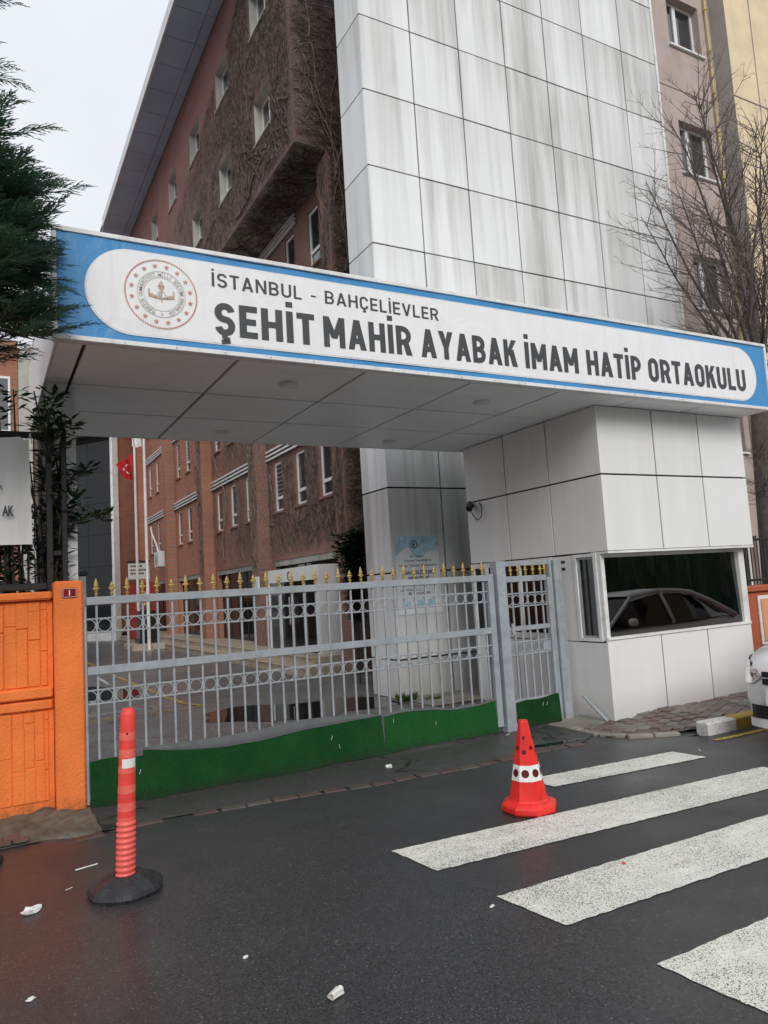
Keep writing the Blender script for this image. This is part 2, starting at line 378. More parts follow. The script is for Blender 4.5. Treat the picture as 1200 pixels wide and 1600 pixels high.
def mat_stucco(name, c, dirt=(.06,.05,.04), foot=0.0, bump=.5, amt=.5):
    t = NT(name); p = t.pos(); f = t.noise(p, 2.2, 6, .6); f2 = t.noise(p, 45, 4, .6)
    cc = t.mixc(t.ramp(f, .3, .7), tuple(x*.86 for x in c), tuple(min(1, x*1.06) for x in c))
    cc = t.mixc(t.ramp(t.noise(p, 17, 7, .7), .58, .8, 0, amt*.6), cc, dirt)
    st = t.noise(t.pos((5, 5, .3)), 2.0, 5); cc = t.mixc(t.ramp(st, .52, .8, 0, amt*.5), cc, tuple(x*.45 for x in c))
    if foot:
        z = t.sep('Z'); m = t.ramp(t.math('ADD', z, t.math('MULTIPLY', t.noise(p, 14, 6, .75), .35)), foot+.17, foot-.02)
        cc = t.mixc(t.math('MULTIPLY', m, .93), cc, dirt)
    t.set(cc, .8, 0, .3); t.bump(t.math('ADD', f2, t.math('MULTIPLY', f, .6)), bump, .012); return t.m

m_road = mat_asphalt('road_asphalt', (.023,.0235,.025), (.066,.067,.069), .33, True, False, 150.)
m_apron = mat_asphalt('apron_asphalt', (.03,.03,.03), (.10,.098,.095), .45, False, True, 150.)
m_court = mat_asphalt('court_asphalt', (.08,.08,.08), (.235,.232,.228), .34, False, True, 60.)
m_ground = mat_asphalt('ground_asphalt', (.03,.03,.03), (.07,.07,.07), .6)
m_zebra = mat_paint('zebra_paint', (.80,.79,.72), (.095,.095,.09), .33, 230.)
m_yellow = mat_paint('yellow_line_paint', (.55,.38,.06), (.05,.05,.05), .5)
m_whiteline = mat_paint('white_line_paint', (.6,.6,.58), (.05,.05,.05), .55)
m_kerbw = mat_paint('kerb_white_paint', (.72,.71,.67), (.25,.24,.22), .24, 110.)
m_kerby = mat_paint('kerb_yellow_paint', (.50,.30,.04), (.2,.19,.17), .3, 110.)
m_paver = plain('paver_clay', (.135,.092,.078), .55, 0, .35, 3.2, .4, 60., None, (.06,.05,.045), .7)
m_paverg = plain('paver_grey', (.17,.155,.14), .55, 0, .3, 3.2, .4, 60., None, (.07,.06,.05), .7)
m_edge = plain('edging_red_concrete', (.095,.062,.053), .5, 0, .4, 2.6, .5, 50., None, (.05,.045,.04), .8)
m_edged = plain('edging_grey_concrete', (.085,.075,.065), .5, 0, .4, 2.6, .5, 50., None, (.04,.035,.03), .8)
m_dirt = plain('old_concrete', (.13,.115,.085), .85, 0, .45, 5., .9, 30., None, (.035,.03,.022), .8)
m_conc = plain('concrete', (.24,.22,.19), .7, 0, .25, 4., .5, 50., None, (.09,.08,.06), .6)
m_stone = plain('terrace_stone', (.42,.36,.27), .45, 0, .22, 3., .2, 40., None, (.2,.16,.1), .5)
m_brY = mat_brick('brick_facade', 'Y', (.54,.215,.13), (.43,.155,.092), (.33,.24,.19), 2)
m_brPY = mat_brick('brick_pier', 'Y', (.53,.215,.13), (.43,.16,.095), (.32,.235,.185), 2)
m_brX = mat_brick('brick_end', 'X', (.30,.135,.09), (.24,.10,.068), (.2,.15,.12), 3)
m_brA = mat_brick('brick_annex', 'X', (.42,.18,.11), (.35,.13,.08), (.28,.2,.15), 0)
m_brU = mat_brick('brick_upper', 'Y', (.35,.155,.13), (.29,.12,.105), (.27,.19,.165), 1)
m_vine = plain('dried_vine_stem', (.20,.155,.13), .85, 0, .5, 9., 0)
m_vined = plain('dried_vine_stem_dark', (.085,.06,.05), .85, 0, .5, 9., 0)
m_plaster = plain('soffit_plaster', (.30,.31,.28), .85, 0, .3, 1.5, .4, 20., None, (.06,.05,.045), .7)
m_reveal = plain('window_reveal_plaster', (.42,.41,.37), .8, 0, .15, 3.)
m_frame = plain('white_window_frame', (.74,.74,.74), .35, 0, .05, 4.)
m_pane = mat_glass('window_pane_glass', (.02,.026,.03), .03)
m_paned = mat_glass('dark_pane_glass', (.008,.009,.01), .04, 0, 1.5)
m_panepatch = plain('pane_patch_white', (.80,.81,.82), .35, 0, .06, 4.)
m_eave = plain('eave_panel_grey', (.40,.53,.72), .4, .0, .12, .8)
m_fascia = plain('white_fascia', (.70,.71,.71), .4, 0, .08, 2., 0, 80, None, (.3,.3,.28), .4)
m_joint = plain('joint_black', (.014,.014,.015), .8, 0, .1)
m_tower = mat_clad('tower_cladding', (.80,.81,.81))
m_booth = mat_clad('booth_cladding', (.80,.80,.79), .22, False)
m_soffit = plain('canopy_soffit_panel', (.89,.91,.915), .42, 0, .04, 1.2, 0, 80, None, (.5,.5,.48), .22)
m_trim = plain('white_trim', (.76,.76,.75), .4, 0, .08, 3., 0, 80, None, (.35,.34,.3), .5)
m_steel = plain('grey_gate_paint', (.33,.36,.385), .42, .0, .12, 5., 0, 80, None, (.16,.14,.12), .5)
m_gold = plain('gold_paint', (.40,.275,.085), .45, .25, .25, 30.)
m_turfback = plain('turf_backing', (.10,.11,.112), .8, 0, .2, 8.)
m_orange = mat_stucco('orange_stucco', (.93,.235,.055), (.075,.05,.03), .12, .75, .45)
m_terra = mat_stucco('terracotta_stucco', (.42,.11,.05), (.1,.05,.03), 0, .4, .4)
m_peach = mat_stucco('peach_stucco', (.68,.33,.17), (.3,.15,.08), 0, .3, .3)
m_pink = mat_stucco('pink_stucco', (.46,.375,.34), (.3,.25,.22), 0, .35, .35)
m_beige = mat_stucco('beige_stucco', (.76,.62,.42), (.45,.35,.22), 0, .3, .35)
m_greybar = mat_stucco('shaded_return_and_joint_grey', (.36,.33,.31), (.2,.18,.17), 0, .3, .35)  # grey carries the return wall's shade; joint lines share the colour
m_dark = plain('dark_fence_metal', (.018,.015,.018), .5, .2, .3, 20.)
m_bark = plain('dark_bark', (.07,.058,.05), .9, 0, .45, 12., .9, 40.)
m_twig = plain('twig_bark', (.125,.098,.09), .85, 0, .4, 6.)
m_conif = mat_leaf('conifer_needles', (.030,.078,.050), (.105,.185,.115), .5, .38)
m_laurel = mat_leaf('laurel_leaf', (.010,.028,.010), (.04,.085,.022), .35)
m_weed = mat_leaf('weed_leaf', (.05,.085,.018), (.10,.14,.04), .6)
m_black = plain('black_plastic', (.014,.014,.014), .45, 0, .2, 20.)
m_red = plain('signal_red_plastic', (.78,.028,.022), .42, 0, .12, 8., 0, 80, None, (.25,.02,.015), .5)
m_redpost = plain('faded_red_plastic', (.78,.06,.045), .5, 0, .12, 9., 0, 80, None, (.45,.05,.04), .2)
m_redband = plain('reflective_red_band', (.80,.135,.10), .4, 0, .14, 30., 0, 80, None, (.7,.4,.36), .3)
m_pinkridge = plain('ridge_red_plastic', (.84,.13,.10), .45, 0, .12, 9.)
m_white = plain('white_plastic', (.78,.78,.76), .45, 0, .08, 9., 0, 80, None, (.35,.33,.3), .4)
m_dred = plain('dark_red_disc', (.10,.008,.008), .35, 0, .2, 30.)
m_rubber = plain('black_rubber', (.022,.023,.026), .5, 0, .4, 14., .5, 70., None, (.09,.085,.08), .35)
m_ink = plain('dark_grey_ink', (.05,.053,.056), .5, 0, .1)
m_blueink = plain('navy_ink', (.03,.04,.16), .5, 0, .1)
m_skyblue = plain('pale_blue_print', (.45,.68,.82), .5, 0, .25, 14.)
m_poster = plain('poster_paper', (.80,.84,.86), .45, 0, .06, 2.)
m_fadeink = plain('faded_ink', (.16,.18,.2), .5, 0, .15, 30.)
m_tealink = plain('teal_ink', (.03,.13,.14), .5, 0, .2)
m_emb = plain('emblem_bronze', (.55,.38,.29), .5, 0, .12, 20.)
m_embred = plain('emblem_red', (.52,.25,.18), .5, 0, .12, 20.)
m_embgrey = plain('emblem_grey', (.50,.45,.41), .5, 0, .12, 20.)
m_plaque = plain('plaque_red_enamel', (.24,.012,.02), .22, 0, .15, 20.)
m_flagred = plain('flag_red_cloth', (.55,.01,.02), .75, 0, .12, 6.)
m_flagwhite = plain('flag_white_cloth', (.75,.75,.75), .8, 0, .06, 6.)
m_redwall = plain('red_wall_panel', (.33,.03,.028), .6, 0, .15, 3.)
m_carp = plain('white_car_paint', (.80,.80,.80), .18, 0, .03, 3.)
m_chrome = plain('chrome', (.75,.75,.76), .12, 1.0, .05)
m_lampback = plain('lamp_reflector_grey', (.20,.21,.22), .35, .3, .5, 30.)
m_lamp = mat_glass('headlight_glass', (.75,.78,.80), .04, .4, 1.4)
m_paper = plain('litter_paper', (.72,.70,.66), .7, 0, .12, 30.)
m_water = NT('puddle_water').set((.012,.012,.012), .015, 0, .6).m
m_boothglass = mat_glass('tinted_booth_glass', (.10,.13,.135), .01, .3)
m_sideglass = mat_glass('side_pane_glass', (.05,.06,.06), .02, .3, 1.45)
m_hall = mat_glass('hall_glass', (.012,.016,.017), .03, 0, 1.4)
m_inner = plain('room_dark', (.03,.035,.035), .8, 0, .3, 1.5)
m_grey = plain('grey_metal', (.36,.37,.38), .45, .1, .15, 8.)
m_pipe = plain('yellow_gas_pipe', (.46,.40,.10), .5, 0, .15, 6.)
m_entr = plain('white_entrance_panel', (.72,.73,.73), .35, 0, .06, 2.)
m_bronze = plain('dark_granite', (.02,.02,.022), .25, 0, .4, 14.)
m_bust = plain('bronze_bust', (.30,.17,.08), .4, .4, .3, 14.)

def m_turf_make(k=1.0):
    t = NT('green_turf'); p = t.pos(); f = t.noise(p, 120, 4, .8); g = t.noise(t.pos((1.2,1.2,.6)), 3.0, 6, .65); v = t.noise(t.pos((7,7,.5)), 2.0, 4, .6)
    c = t.mixc(t.ramp(f, .32, .68), (.004*k,.036*k,.010*k), (.020*k,.125*k,.030*k)); c = t.mixc(t.ramp(g, .42, .72, 0, .6), c, (.030,.125,.038)); c = t.mixc(t.ramp(v, .55, .8, 0, .45), c, (.012,.045,.016))
    z = t.sep('Z'); m = t.ramp(t.math('ADD', z, t.math('MULTIPLY', t.noise(p, 9, 6, .75), .16)), .17, .07); c = t.mixc(t.math('MULTIPLY', m, .75), c, (.035,.04,.028))
    t.set(c, .95, 0, .15); t.bump(f, 1.0, .02); return t.m
m_turf = m_turf_make(); m_turfpale = m_turf_make(1.5); m_turfdark = m_turf_make(.75)
def m_sign_make(name, c, dirty):
    t = NT(name); p = t.pos((1, 1, 1)); f = t.noise(p, 1.6, 4, .55, .6); s = t.noise(t.pos((1.6, 1, .8), (0, .5, 0)), 2.4, 3, .5, 1.4)
    cc = t.mixc(t.ramp(t.noise(t.pos((3, 3, .4)), 2.5, 6, .65), .48, .78, 0, .4), c, dirty)
    t.set(cc, .42, 0, .4); t.bump(t.math('ADD', f, s), .22, .05); return t.m
m_sblue = m_sign_make('sign_blue_vinyl', (.048,.265,.57), (.14,.30,.52))
m_swhite = m_sign_make('sign_white_vinyl', (.84,.84,.85), (.66,.66,.65))
m_banner = m_sign_make('banner_vinyl', (.82,.82,.81), (.5,.5,.48))

# ---------------------------------------------------------------- setting: ground, road, markings
def sheet(name, pts, z, mat): return MB().poly([(x, y, z) for x, y in pts]).build(name, mat)
struct(sheet('ground', [(-600,-600),(600,-600),(600,600),(-600,600)], -.05, m_ground))
struct(sheet('road', [(-60,-7.5),(60,-7.5),(60,4.85),(6.1,4.86),(5.75,5.1),(5.45,5.26),(5.1,5.41),(4.6,5.45),(3.9,5.42),(2.9,5.48),(2.3,5.58),(1.8,5.62),(1.2,5.69),(.65,5.64),(.4,5.7),(.1,5.88),(-60,6.6)], 0, m_road))
apron = struct(sheet('apron', [(-60,5.2),(7.5,5.0),(7.5,7.2),(-60,7.2)], -.008, m_apron))
# apron proper, laid a little proud of that bed
struct(sheet('gate_apron', [(.70,5.74),(1.2,5.74),(1.8,5.68),(2.3,5.63),(2.9,5.54),(3.9,5.49),(4.6,5.52),(5.1,5.50),(5.5,5.75),(5.6,6.45),(5.6,7.0),(.72,7.0)], .003, m_apron))
struct(sheet('courtyard', [(-6,6.9),(13,6.9),(13,60),(-30,60)], .0055, m_court))
def stripe(name, pts, mat, z): return struct(sheet(name, pts, z, mat))
for pts in ([(3.80,4.81),(5.34,4.67),(5.38,4.35),(3.84,4.51)], [(2.18,4.10),(5.42,3.87),(5.47,3.44),(2.23,3.67)],
            [(2.29,3.20),(5.5,3.12),(5.55,2.66),(2.35,2.76)], [(2.41,2.29),(5.55,2.28),(5.6,1.82),(2.46,1.81)]):
    rg = random.Random(int(pts[0][0]*100+pts[0][1]*10)); ragged = []
    for (xa, ya), (xb, yb) in zip(pts, pts[1:]+pts[:1]):
        n = max(2, int(math.hypot(xb-xa, yb-ya)/.035))
        for k in range(n): ragged.append((xa+(xb-xa)*k/n+rg.uniform(-.004,.004), ya+(yb-ya)*k/n+rg.uniform(-.005,.005)))
    stripe('zebra_stripe', ragged, m_zebra, .004)
def line(name, pts, wd, mat, z=.0095):
    mb = MB()
    for a, b in zip(pts[:-1], pts[1:]):
        a = Vector(a); b = Vector(b); n = (b-a).orthogonal().normalized()*wd/2
        mb.poly([(*(a+n), z), (*(a-n), z), (*(b-n), z), (*(b+n), z)])
    return struct(mb.build(name, mat))
line('yellow_line', [(2.57,26), (2.58,17.07), (2.67,12.5), (2.74,11.75)], .07, m_yellow)
line('yellow_line', [(.6,11.02), (2.86,11.02)], .05, m_yellow)
line('yellow_line', [(2.64,11.8), (2.88,11.09)], .06, m_yellow, .0135)
line('white_line', [(.7,11.72), (2.55,11.52)], .045, m_whiteline)
line('white_line', [(.7,11.38), (1.85,11.50)], .05, m_whiteline, .0135)
line('white_line', [(1.67,14.5), (1.58,12.9)], .09, m_whiteline)
line('white_line', [(2.22,17.2), (2.2,15.4)], .07, m_whiteline)
line('yellow_line', [(5.95,4.70), (9,4.62)], .07, m_yellow, .0045)
# puddles
def blob(name, c, rx, ry, z, mat, seed, n=40, rot=0):
    rr = random.Random(seed); ph = [rr.uniform(0, 6.3) for _ in range(5)]; pts = []
    for k in range(n):
        a = 2*PI*k/n; q = 1+.16*math.sin(2*a+ph[0])+.12*math.sin(3*a+ph[1])+.08*math.sin(5*a+ph[2])+.05*math.sin(9*a+ph[3])
        x = rx*q*math.cos(a); y = ry*q*math.sin(a)
        pts.append((c[0]+x*math.cos(rot)-y*math.sin(rot), c[1]+x*math.sin(rot)+y*math.cos(rot)))
    return struct(sheet(name, pts, z, mat))
blob('puddle', (3.85,9.55), 1.25, .82, .0098, m_water, 4, 60, -.35)
blob('puddle', (4.83,5.62), .32, .05, .0062, m_water, 7, 30, -.1)
blob('puddle', (1.9,14.2), .5, 1.2, .0108, m_water, 9, 40)

# edging blocks along the road seam
seam = [(.1,5.88),(.4,5.72),(.65,5.67),(1.22,5.72),(1.84,5.65),(2.35,5.61),(2.88,5.51),(3.87,5.45),(4.63,5.48),(5.1,5.44)]
def along(poly, step):
    outp = []; carry = 0
    for a, b in zip(poly[:-1], poly[1:]):
        a = Vector(a); b = Vector(b); Ls = (b-a).length; s_ = carry
        while s_ < Ls: outp.append((a+(b-a)*s_/Ls, (b-a).normalized())); s_ += step
        carry = s_-Ls
    return outp
for i, (p, dr) in enumerate(along(seam[2:], .205)):
    if rnd(0, 1) < .12: continue
    mb = MB(); wv = rnd(.04, .055); lv = rnd(.088, .098); zt = rnd(.003, .011)
    mb.bbox(-lv, lv, -wv, wv, -.05, zt, .006)
    o = mb.build('edging_block', m_edge if rnd(0,1) < .8 else m_edged); o.location = (p.x+rnd(-.006,.006), p.y+rnd(-.008,.008), 0)
    o.rotation_euler = (rnd(-.01,.01), rnd(-.01,.01), math.atan2(dr.y, dr.x)+rnd(-.03,.03)); attach(o, apron)

# foot of the orange wall: broken concrete and red pavers
def dirtf(u, v):
    x = -.6+u*1.34; y = 5.80+v*.72; 
    h = .012+.055*max(0, v-.35)*(1.1-u*.75)+.012*math.sin(x*13+y*9)*v+.010*math.sin(x*31-y*23)
    if v < .02: h = -.01
    return (x, y+.07*math.sin(x*7)*(1-v), max(h, .004) if v > .02 else -.012)
struct(MB().grid(dirtf, 34, 22).build('broken_footway', m_dirt, smooth=True))
redpave = struct(MB().poly([(-1.2,5.75,.006),(.36,5.78,.006),(.30,6.0,.006),(-1.2,6.2,.006)]).build('paved_footway', m_dirt))
for i in range(-3, 3):
    for j in range(3):
        x = .02+i*.105+(j%2)*.05; y = 5.83+j*.085
        if x > .34-.15*j: continue
        o = MB().bbox(-.049, .049, -.039, .039, -.02, .0, .004).build('paver', m_edge)
        o.location = (x, y, .034+rnd(-.003,.004)); o.rotation_euler = (rnd(-.02,.02), rnd(-.02,.02), rnd(-.05,.05)); attach(o, redpave)

# footway in front of the booth: clay pavers with a sunk rim
foot = struct(MB().poly([(5.62,6.5,.006),(5.36,5.95,.006),(5.40,5.48,.006),(5.78,5.2,.006),(6.1,5.12,.02),(9.9,5.0,.03),(9.9,6.55,.03),(5.62,6.55,.006)]).build('footway', m_dirt))
ang = R(24); ca, sa = math.cos(ang), math.sin(ang)
def inside_foot(x, y):
    if y > 5.955 or x > 8.9 or x < 5.5: return False
    if y < 5.16: return False
    return (x-5.55)*.75+(y-5.45) > .12
n_p = 0
for i in range(-30, 40):
    for j in range(-40, 40):
        lx = i*.205+(j%2)*.1025; ly = j*.105
        x = 7+lx*ca-ly*sa; y = 5.5+lx*sa+ly*ca
        if not inside_foot(x, y) or n_p >= 300: continue
        zt = .022+.045*min(1, max(0, (x-5.7)/1.0))+.006*math.sin(x*5)+rnd(-.004,.005)
        o = MB().bbox(-.1, .1, -.0495, .0495, -.035, 0, .005).build('paver', m_paver if rnd(0,1) < .72 else m_paverg)
        o.location = (x, y, zt); o.rotation_euler = (rnd(-.02,.02), rnd(-.018,.018), ang+rnd(-.03,.03)); attach(o, foot); n_p += 1
# sunk rim kerbstones round the ramped corner
for p, dr in along([(5.42,6.0),(5.40,5.62),(5.60,5.30),(5.98,5.10)], .26):
    o = MB().bbox(-.125, .125, -.045, .045, -.04, .022+rnd(-.004,.006), .01).build('rim_stone', m_conc)
    o.location = (p.x, p.y, 0); o.rotation_euler = (rnd(-.02,.02), rnd(-.02,.02), math.atan2(dr.y, dr.x)+rnd(-.04,.04)); attach(o, foot)
def slabf(u, v):
    x = 5.40+u*.52; y = 5.86+v*.55; return (x, y, .01+.03*v*u+.004*math.sin(x*20+y*11)-(.012 if u < .01 or v < .01 else 0))
struct(MB().grid(slabf, 10, 10).build('concrete_ramp', m_conc, smooth=True))
# kerb
kx = 6.10; kerbs = [('white kerb block with chipped paint at the end of the kerb', m_kerbw, .40), ('yellow kerb block in front of the parked white car', m_kerby, .42),
                    ('white kerb block beside the parked car', m_kerbw, .42), ('yellow kerb block beside the parked car door', m_kerby, .42), ('white kerb block behind the yellow one along the car', m_kerbw, .42)]
for lb, mt, ln in kerbs[:2]:
    mb = MB(); mb.bbox(kx, kx+ln-.008, 4.86, 5.02, -.03, .115, .014)
    o = mb.build('kerb_block', mt, loc=(kx+ln/2, 4.94, 0)); o.rotation_euler.z = R(-3 if kx < 6.3 else -1)
    tag(o, lb, 'kerb', 'painted kerb blocks'); kx += ln
mb = MB()
for k in range(6): mb.bbox(kx+k*.42, kx+k*.42+.412, 4.86, 5.02, -.03, .11, .012)
struct(mb.build('kerb', m_kerbw))

# terrace along the school
ter = struct(MB().box(5.3, 8, 13.0, 44, 0, .15).build('terrace', m_stone))
attach(MB().box(5.62, 8, 13.3, 44, .15, .30).build('step', m_stone), ter)
for k in range(24):
    o = MB().bbox(5.27, 5.8, 13.0+k*1.2, 14.19+k*1.2, .145, .175, .006).build('tread_slab', m_stone); attach(o, ter)
    o = MB().bbox(5.59, 8.0, 13.3+k*1.2, 14.49+k*1.2, .295, .322, .006).build('tread_slab', m_stone); attach(o, ter)
# paving by the tower foot
tp = struct(MB().poly([(5.0,8.25,.008),(9,8.25,.008),(9,9.25,.02),(5.0,9.25,.02)]).build('tower_footway', m_dirt))
for i in range(10):
    for j in range(3):
        o = MB().bbox(-.19, .19, -.135, .135, -.02, 0, .006).build('paving_slab', m_conc)
        o.location = (5.35+i*.39, 8.42+j*.28, .034+rnd(-.004,.005)); o.rotation_euler = (rnd(-.015,.015), rnd(-.015,.015), rnd(-.02,.02)); attach(o, tp)

# ---------------------------------------------------------------- school building (brick)
school = thing('school_building', 'brick school with overhanging top storeys and windows, overgrown by dry vine', 'school', (6.4, 12.5, 0))
def holed(mb, X, ys, zs, holes, depth, mi_wall=0, mi_rev=1):
    """wall in the plane x=X facing -X with rectangular openings (y0,y1,z0,z1) and reveals going in by depth"""
    Y = sorted(set([ys[0], ys[1]]+[h[0] for h in holes]+[h[1] for h in holes]))
    Z = sorted(set([zs[0], zs[1]]+[h[2] for h in holes]+[h[3] for h in holes]))
    mb.mi = mi_wall
    for a, b in zip(Y[:-1], Y[1:]):
        for c, d_ in zip(Z[:-1], Z[1:]):
            my, mz = (a+b)/2, (c+d_)/2
            if any(h[0] < my < h[1] and h[2] < mz < h[3] for h in holes): continue
            mb.quad((X,b,c),(X,a,c),(X,a,d_),(X,b,d_))
    mb.mi = mi_rev
    for y0, y1, z0, z1 in holes:
        D = X+depth
        mb.quad((X,y0,z0),(D,y0,z0),(D,y0,z1),(X,y0,z1)); mb.quad((X,y1,z0),(X,y1,z1),(D,y1,z1),(D,y1,z0))
        mb.quad((X,y0,z0),(X,y1,z0),(D,y1,z0),(D,y0,z0)); mb.quad((X,y0,z1),(D,y0,z1),(D,y1,z1),(X,y1,z1))
    mb.mi = 0
BX, UX, PX = 6.45, 5.42, 6.10
bays = [12.53+5.15*i for i in range(6)]
low = []; doors = []
floors = [(3.60, 4.84), (6.08, 7.42), (8.72, 10.0)]
for i, s in enumerate(bays):
    for (z0, z1) in floors:
        for c in (1.57, 2.98, 4.42):
            if s+c > 41: continue
            low.append((s+c-.29, s+c+.29, z0, z1))
    doors.append((s+.95, s+4.95, .30, 2.40))
mb = MB(); holed(mb, BX, (12.6, 44), (.0, 10.4), low+doors, .22)
mb.build('lower_wall', [m_brY, m_brPY], school)
pier_y = [(12.53,12.99),(17.63,18.2),(22.8,23.3),(27.95,28.4),(33.3,33.9),(38.6,39.2)]
for a, b in pier_y:
    mb = MB(); mb.box(PX, BX+.05, a, b, .0, 10.4); mb.build('pier', m_brPY, school)
mb = MB(); mb.quad((PX,12.535,0),(13,12.535,0),(13,12.535,10.4),(PX,12.535,10.4)); mb.quad((UX,12.53,10.4),(13,12.53,10.4),(13,12.53,17),(UX,12.53,17))
mb.build('end_wall', m_brX, school)
uph = []
for k in range(6):
    c = 14.22+2.76*k
    uph.append((c-.52, c+.52, 14.12, 15.18)); uph.append((c-.5, c+.48, 11.54, 12.55))
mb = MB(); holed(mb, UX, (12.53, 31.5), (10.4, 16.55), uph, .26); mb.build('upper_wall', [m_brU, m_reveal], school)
MB().quad((UX,12.53,10.4),(UX,31.5,10.4),(BX,31.5,10.4),(BX,12.53,10.4)).build('overhang_soffit', m_plaster, school)
MB().box(UX+.3, 13, 12.6, 31.5, 16.6, 17.0).build('roof', m_conc, school)
def window_x(X, y0, y1, z0, z1, mull=True, transom=None, fr=.05, pane=m_pane, par=school):
    f = MB(); f.box(X, X+.05, y0, y1, z0, z0+fr); f.box(X, X+.05, y0, y1, z1-fr, z1)
    f.box(X, X+.05, y0, y0+fr, z0+fr, z1-fr); f.box(X, X+.05, y1-fr, y1, z0+fr, z1-fr)
    if mull: c = (y0+y1)/2; f.box(X-.004, X+.05, c-fr*.6, c+fr*.6, z0+fr, z1-fr)
    if transom: f.box(X-.006, X+.05, y0+fr, y1-fr, z0+transom-fr*.6, z0+transom+fr*.6)
    o = f.build('window', m_frame, par)
    MB().box(X+.022, X+.03, y0+fr*.5, y1-fr*.5, z0+fr*.5, z1-fr*.5).build('pane', pane, o)
    return o
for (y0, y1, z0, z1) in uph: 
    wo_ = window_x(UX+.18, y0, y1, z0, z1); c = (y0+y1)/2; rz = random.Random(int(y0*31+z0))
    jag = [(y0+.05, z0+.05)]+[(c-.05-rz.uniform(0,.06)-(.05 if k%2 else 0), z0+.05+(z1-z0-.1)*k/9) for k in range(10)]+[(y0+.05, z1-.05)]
    MB().poly([(UX+.2005, a, b) for a, b in jag]).build('pale_pane_patch', m_panepatch, wo_)  # jagged white patch over the near casement of each upper window
    MB().bbox(UX-.05, UX+.17, y0-.03, y1+.03, z0-.045, z0-.002, .006).build('sill', m_reveal, school)
for (y0, y1, z0, z1) in low:
    o = window_x(BX+.035, y0, y1, z0, z1, False, .34, .06)
    MB().bbox(BX-.06, BX+.03, y0-.05, y1+.05, z0-.06, z0-.002, .008).build('sill', m_brPY, school)
    if random.Random(int(y0*100+z0*7)).random() < .4:      # burglar bars over some panes
        b = MB(); k = z0+.42
        while k < z1-.06: b.box(BX+.02, BX+.029, y0+.06, y1-.06, k, k+.016); k += .105
        b.build('window_bars', m_grey, o)
for i, s in enumerate(bays):
    for (z0, z1) in floors:
        for k in range(3):
            y1 = s+5.08
            MB().box(BX-.07, BX-.01, s+.48 if i or z0 > 9 else s+2.5, y1, z1+.10+k*.105, z1+.145+k*.105).build('header_slat', m_trim, school)
        MB().box(BX-.012, BX-.003, s+.48 if i or z0 > 9 else s+2.5, s+5.08, z1+.08, z1+.37).build('header_backing', m_joint, school)
# glazed ground floor openings
for i, (y0, y1, z0, z1) in enumerate(doors):
    MB().box(BX+.02, BX+.20, y0, y1, z1-.14, z1-.004).build('door_lintel', m_plaster, school)
    f = MB(); n = 5
    for k in range(n+1): yy = y0+(y1-y0)*k/n; f.box(BX+.15, BX+.19, max(y0,yy-.025), min(y1,yy+.025), z0, z1-.14)
    f.box(BX+.152, BX+.188, y0, y1, 1.9, 1.95); f.box(BX+.152, BX+.188, y0, y1, z0, z0+.1)
    o = f.build('glazed_screen', m_dark, school); MB().box(BX+.165, BX+.175, y0, y1, z0, z1).build('pane', m_paned, o)
MB().box(BX+.22, 13, 12.6, 44, .02, 10.2).build('core', m_inner, school)
# eave with ceiling panels
yj = [11.6+1.12*k for k in range(18)]
MB().box(4.34, UX+.25, 11.6, 31.8, 16.60, 16.86).build('eave_core', m_joint, school)
for a, b in zip(yj[:-1], yj[1:]):
    MB().box(4.34, 5.145, a+.009, b-.009, 16.555, 16.598).build('eave_panel', m_eave, school)
    MB().box(5.16, UX-.01, a+.009, b-.009, 16.555, 16.598).build('eave_panel', m_eave, school)
for a, b in zip(yj[:-1:2], yj[2::2]): MB().box(4.29, 4.335, a+.005, b-.005, 16.53, 16.90).build('fascia_panel', m_fascia, school)

# entrance porch C
porch = thing('entrance_porch', 'white entrance porch with glazed doors and the letter C over them', 'porch', (6.0, 15.3, .3))
px0 = 6.02
mb = MB(); mb.box(px0, BX-.01, 13.86, 16.8, 1.84, 2.14); mb.build('header', m_entr, porch)
MB().box(px0+.003, BX+.1, 13.82, 13.857, .3, 2.14).build('side_panel', m_entr, porch)
MB().box(px0+.003, BX-.01, 16.8, 16.84, .3, 2.14).build('side_panel', m_entr, porch)
for k in range(5):
    yy = 13.9+k*.72
    MB().box(px0+.01, px0+.07, yy, yy+.05, .3, 1.838).build('door_post', m_entr, porch)
MB().box(px0+.035, px0+.045, 13.95, 16.78, .3, 1.838).build('door_glass', m_paned, porch)
for k in range(2): MB().tube([(px0-.03, 15.27+k*.14, .9), (px0-.03, 15.27+k*.14, 1.5)], .014, 6).build('door_handle', m_grey, porch)
vs, fs = glyphs('C', 1, .03); vs = fit(vs, 0, .17, 0, .19, CAP)
MB().add([(px0-.004, 15.55-x, 1.88+y) for x, y in vs], fs).build('letter', m_blueink, porch)
# fittings on the brick front
def fit_box(name, label, cat, x0, x1, y0, y1, z0, z1, mat, b=.01):
    o = MB().bbox(x0, x1, y0, y1, z0, z1, b).build(name, mat, loc=((x0+x1)/2, (y0+y1)/2, z0)); return tag(o, label, cat)
t = thing('notice_board', 'small white notice with a blue round mark on the brick pier', 'notice', (6.08, 17.85, 1.6))
MB().bbox(6.06, 6.095, 17.64, 18.06, 1.62, 2.04, .004).build('board', m_white, t)
mb = MB(); mb.poly([(6.056, 17.86+.1*math.cos(2*PI*k/20), 1.84+.1*math.sin(2*PI*k/20)) for k in range(20)][::-1]); mb.build('round_mark', m_skyblue, t)
t = thing('air_conditioner', 'white outdoor air conditioner unit hung on the far brick wall', 'air conditioner', (6.1, 29.5, 3.0))
MB().bbox(6.05, 6.4, 29.2, 30.1, 2.9, 3.5, .02).build('housing', m_white, t)
mb = MB()
for k in range(5): mb.lathe([(.06+.04*k,0),(.065+.04*k,.004)], 20, (0,0,0), 1, False)
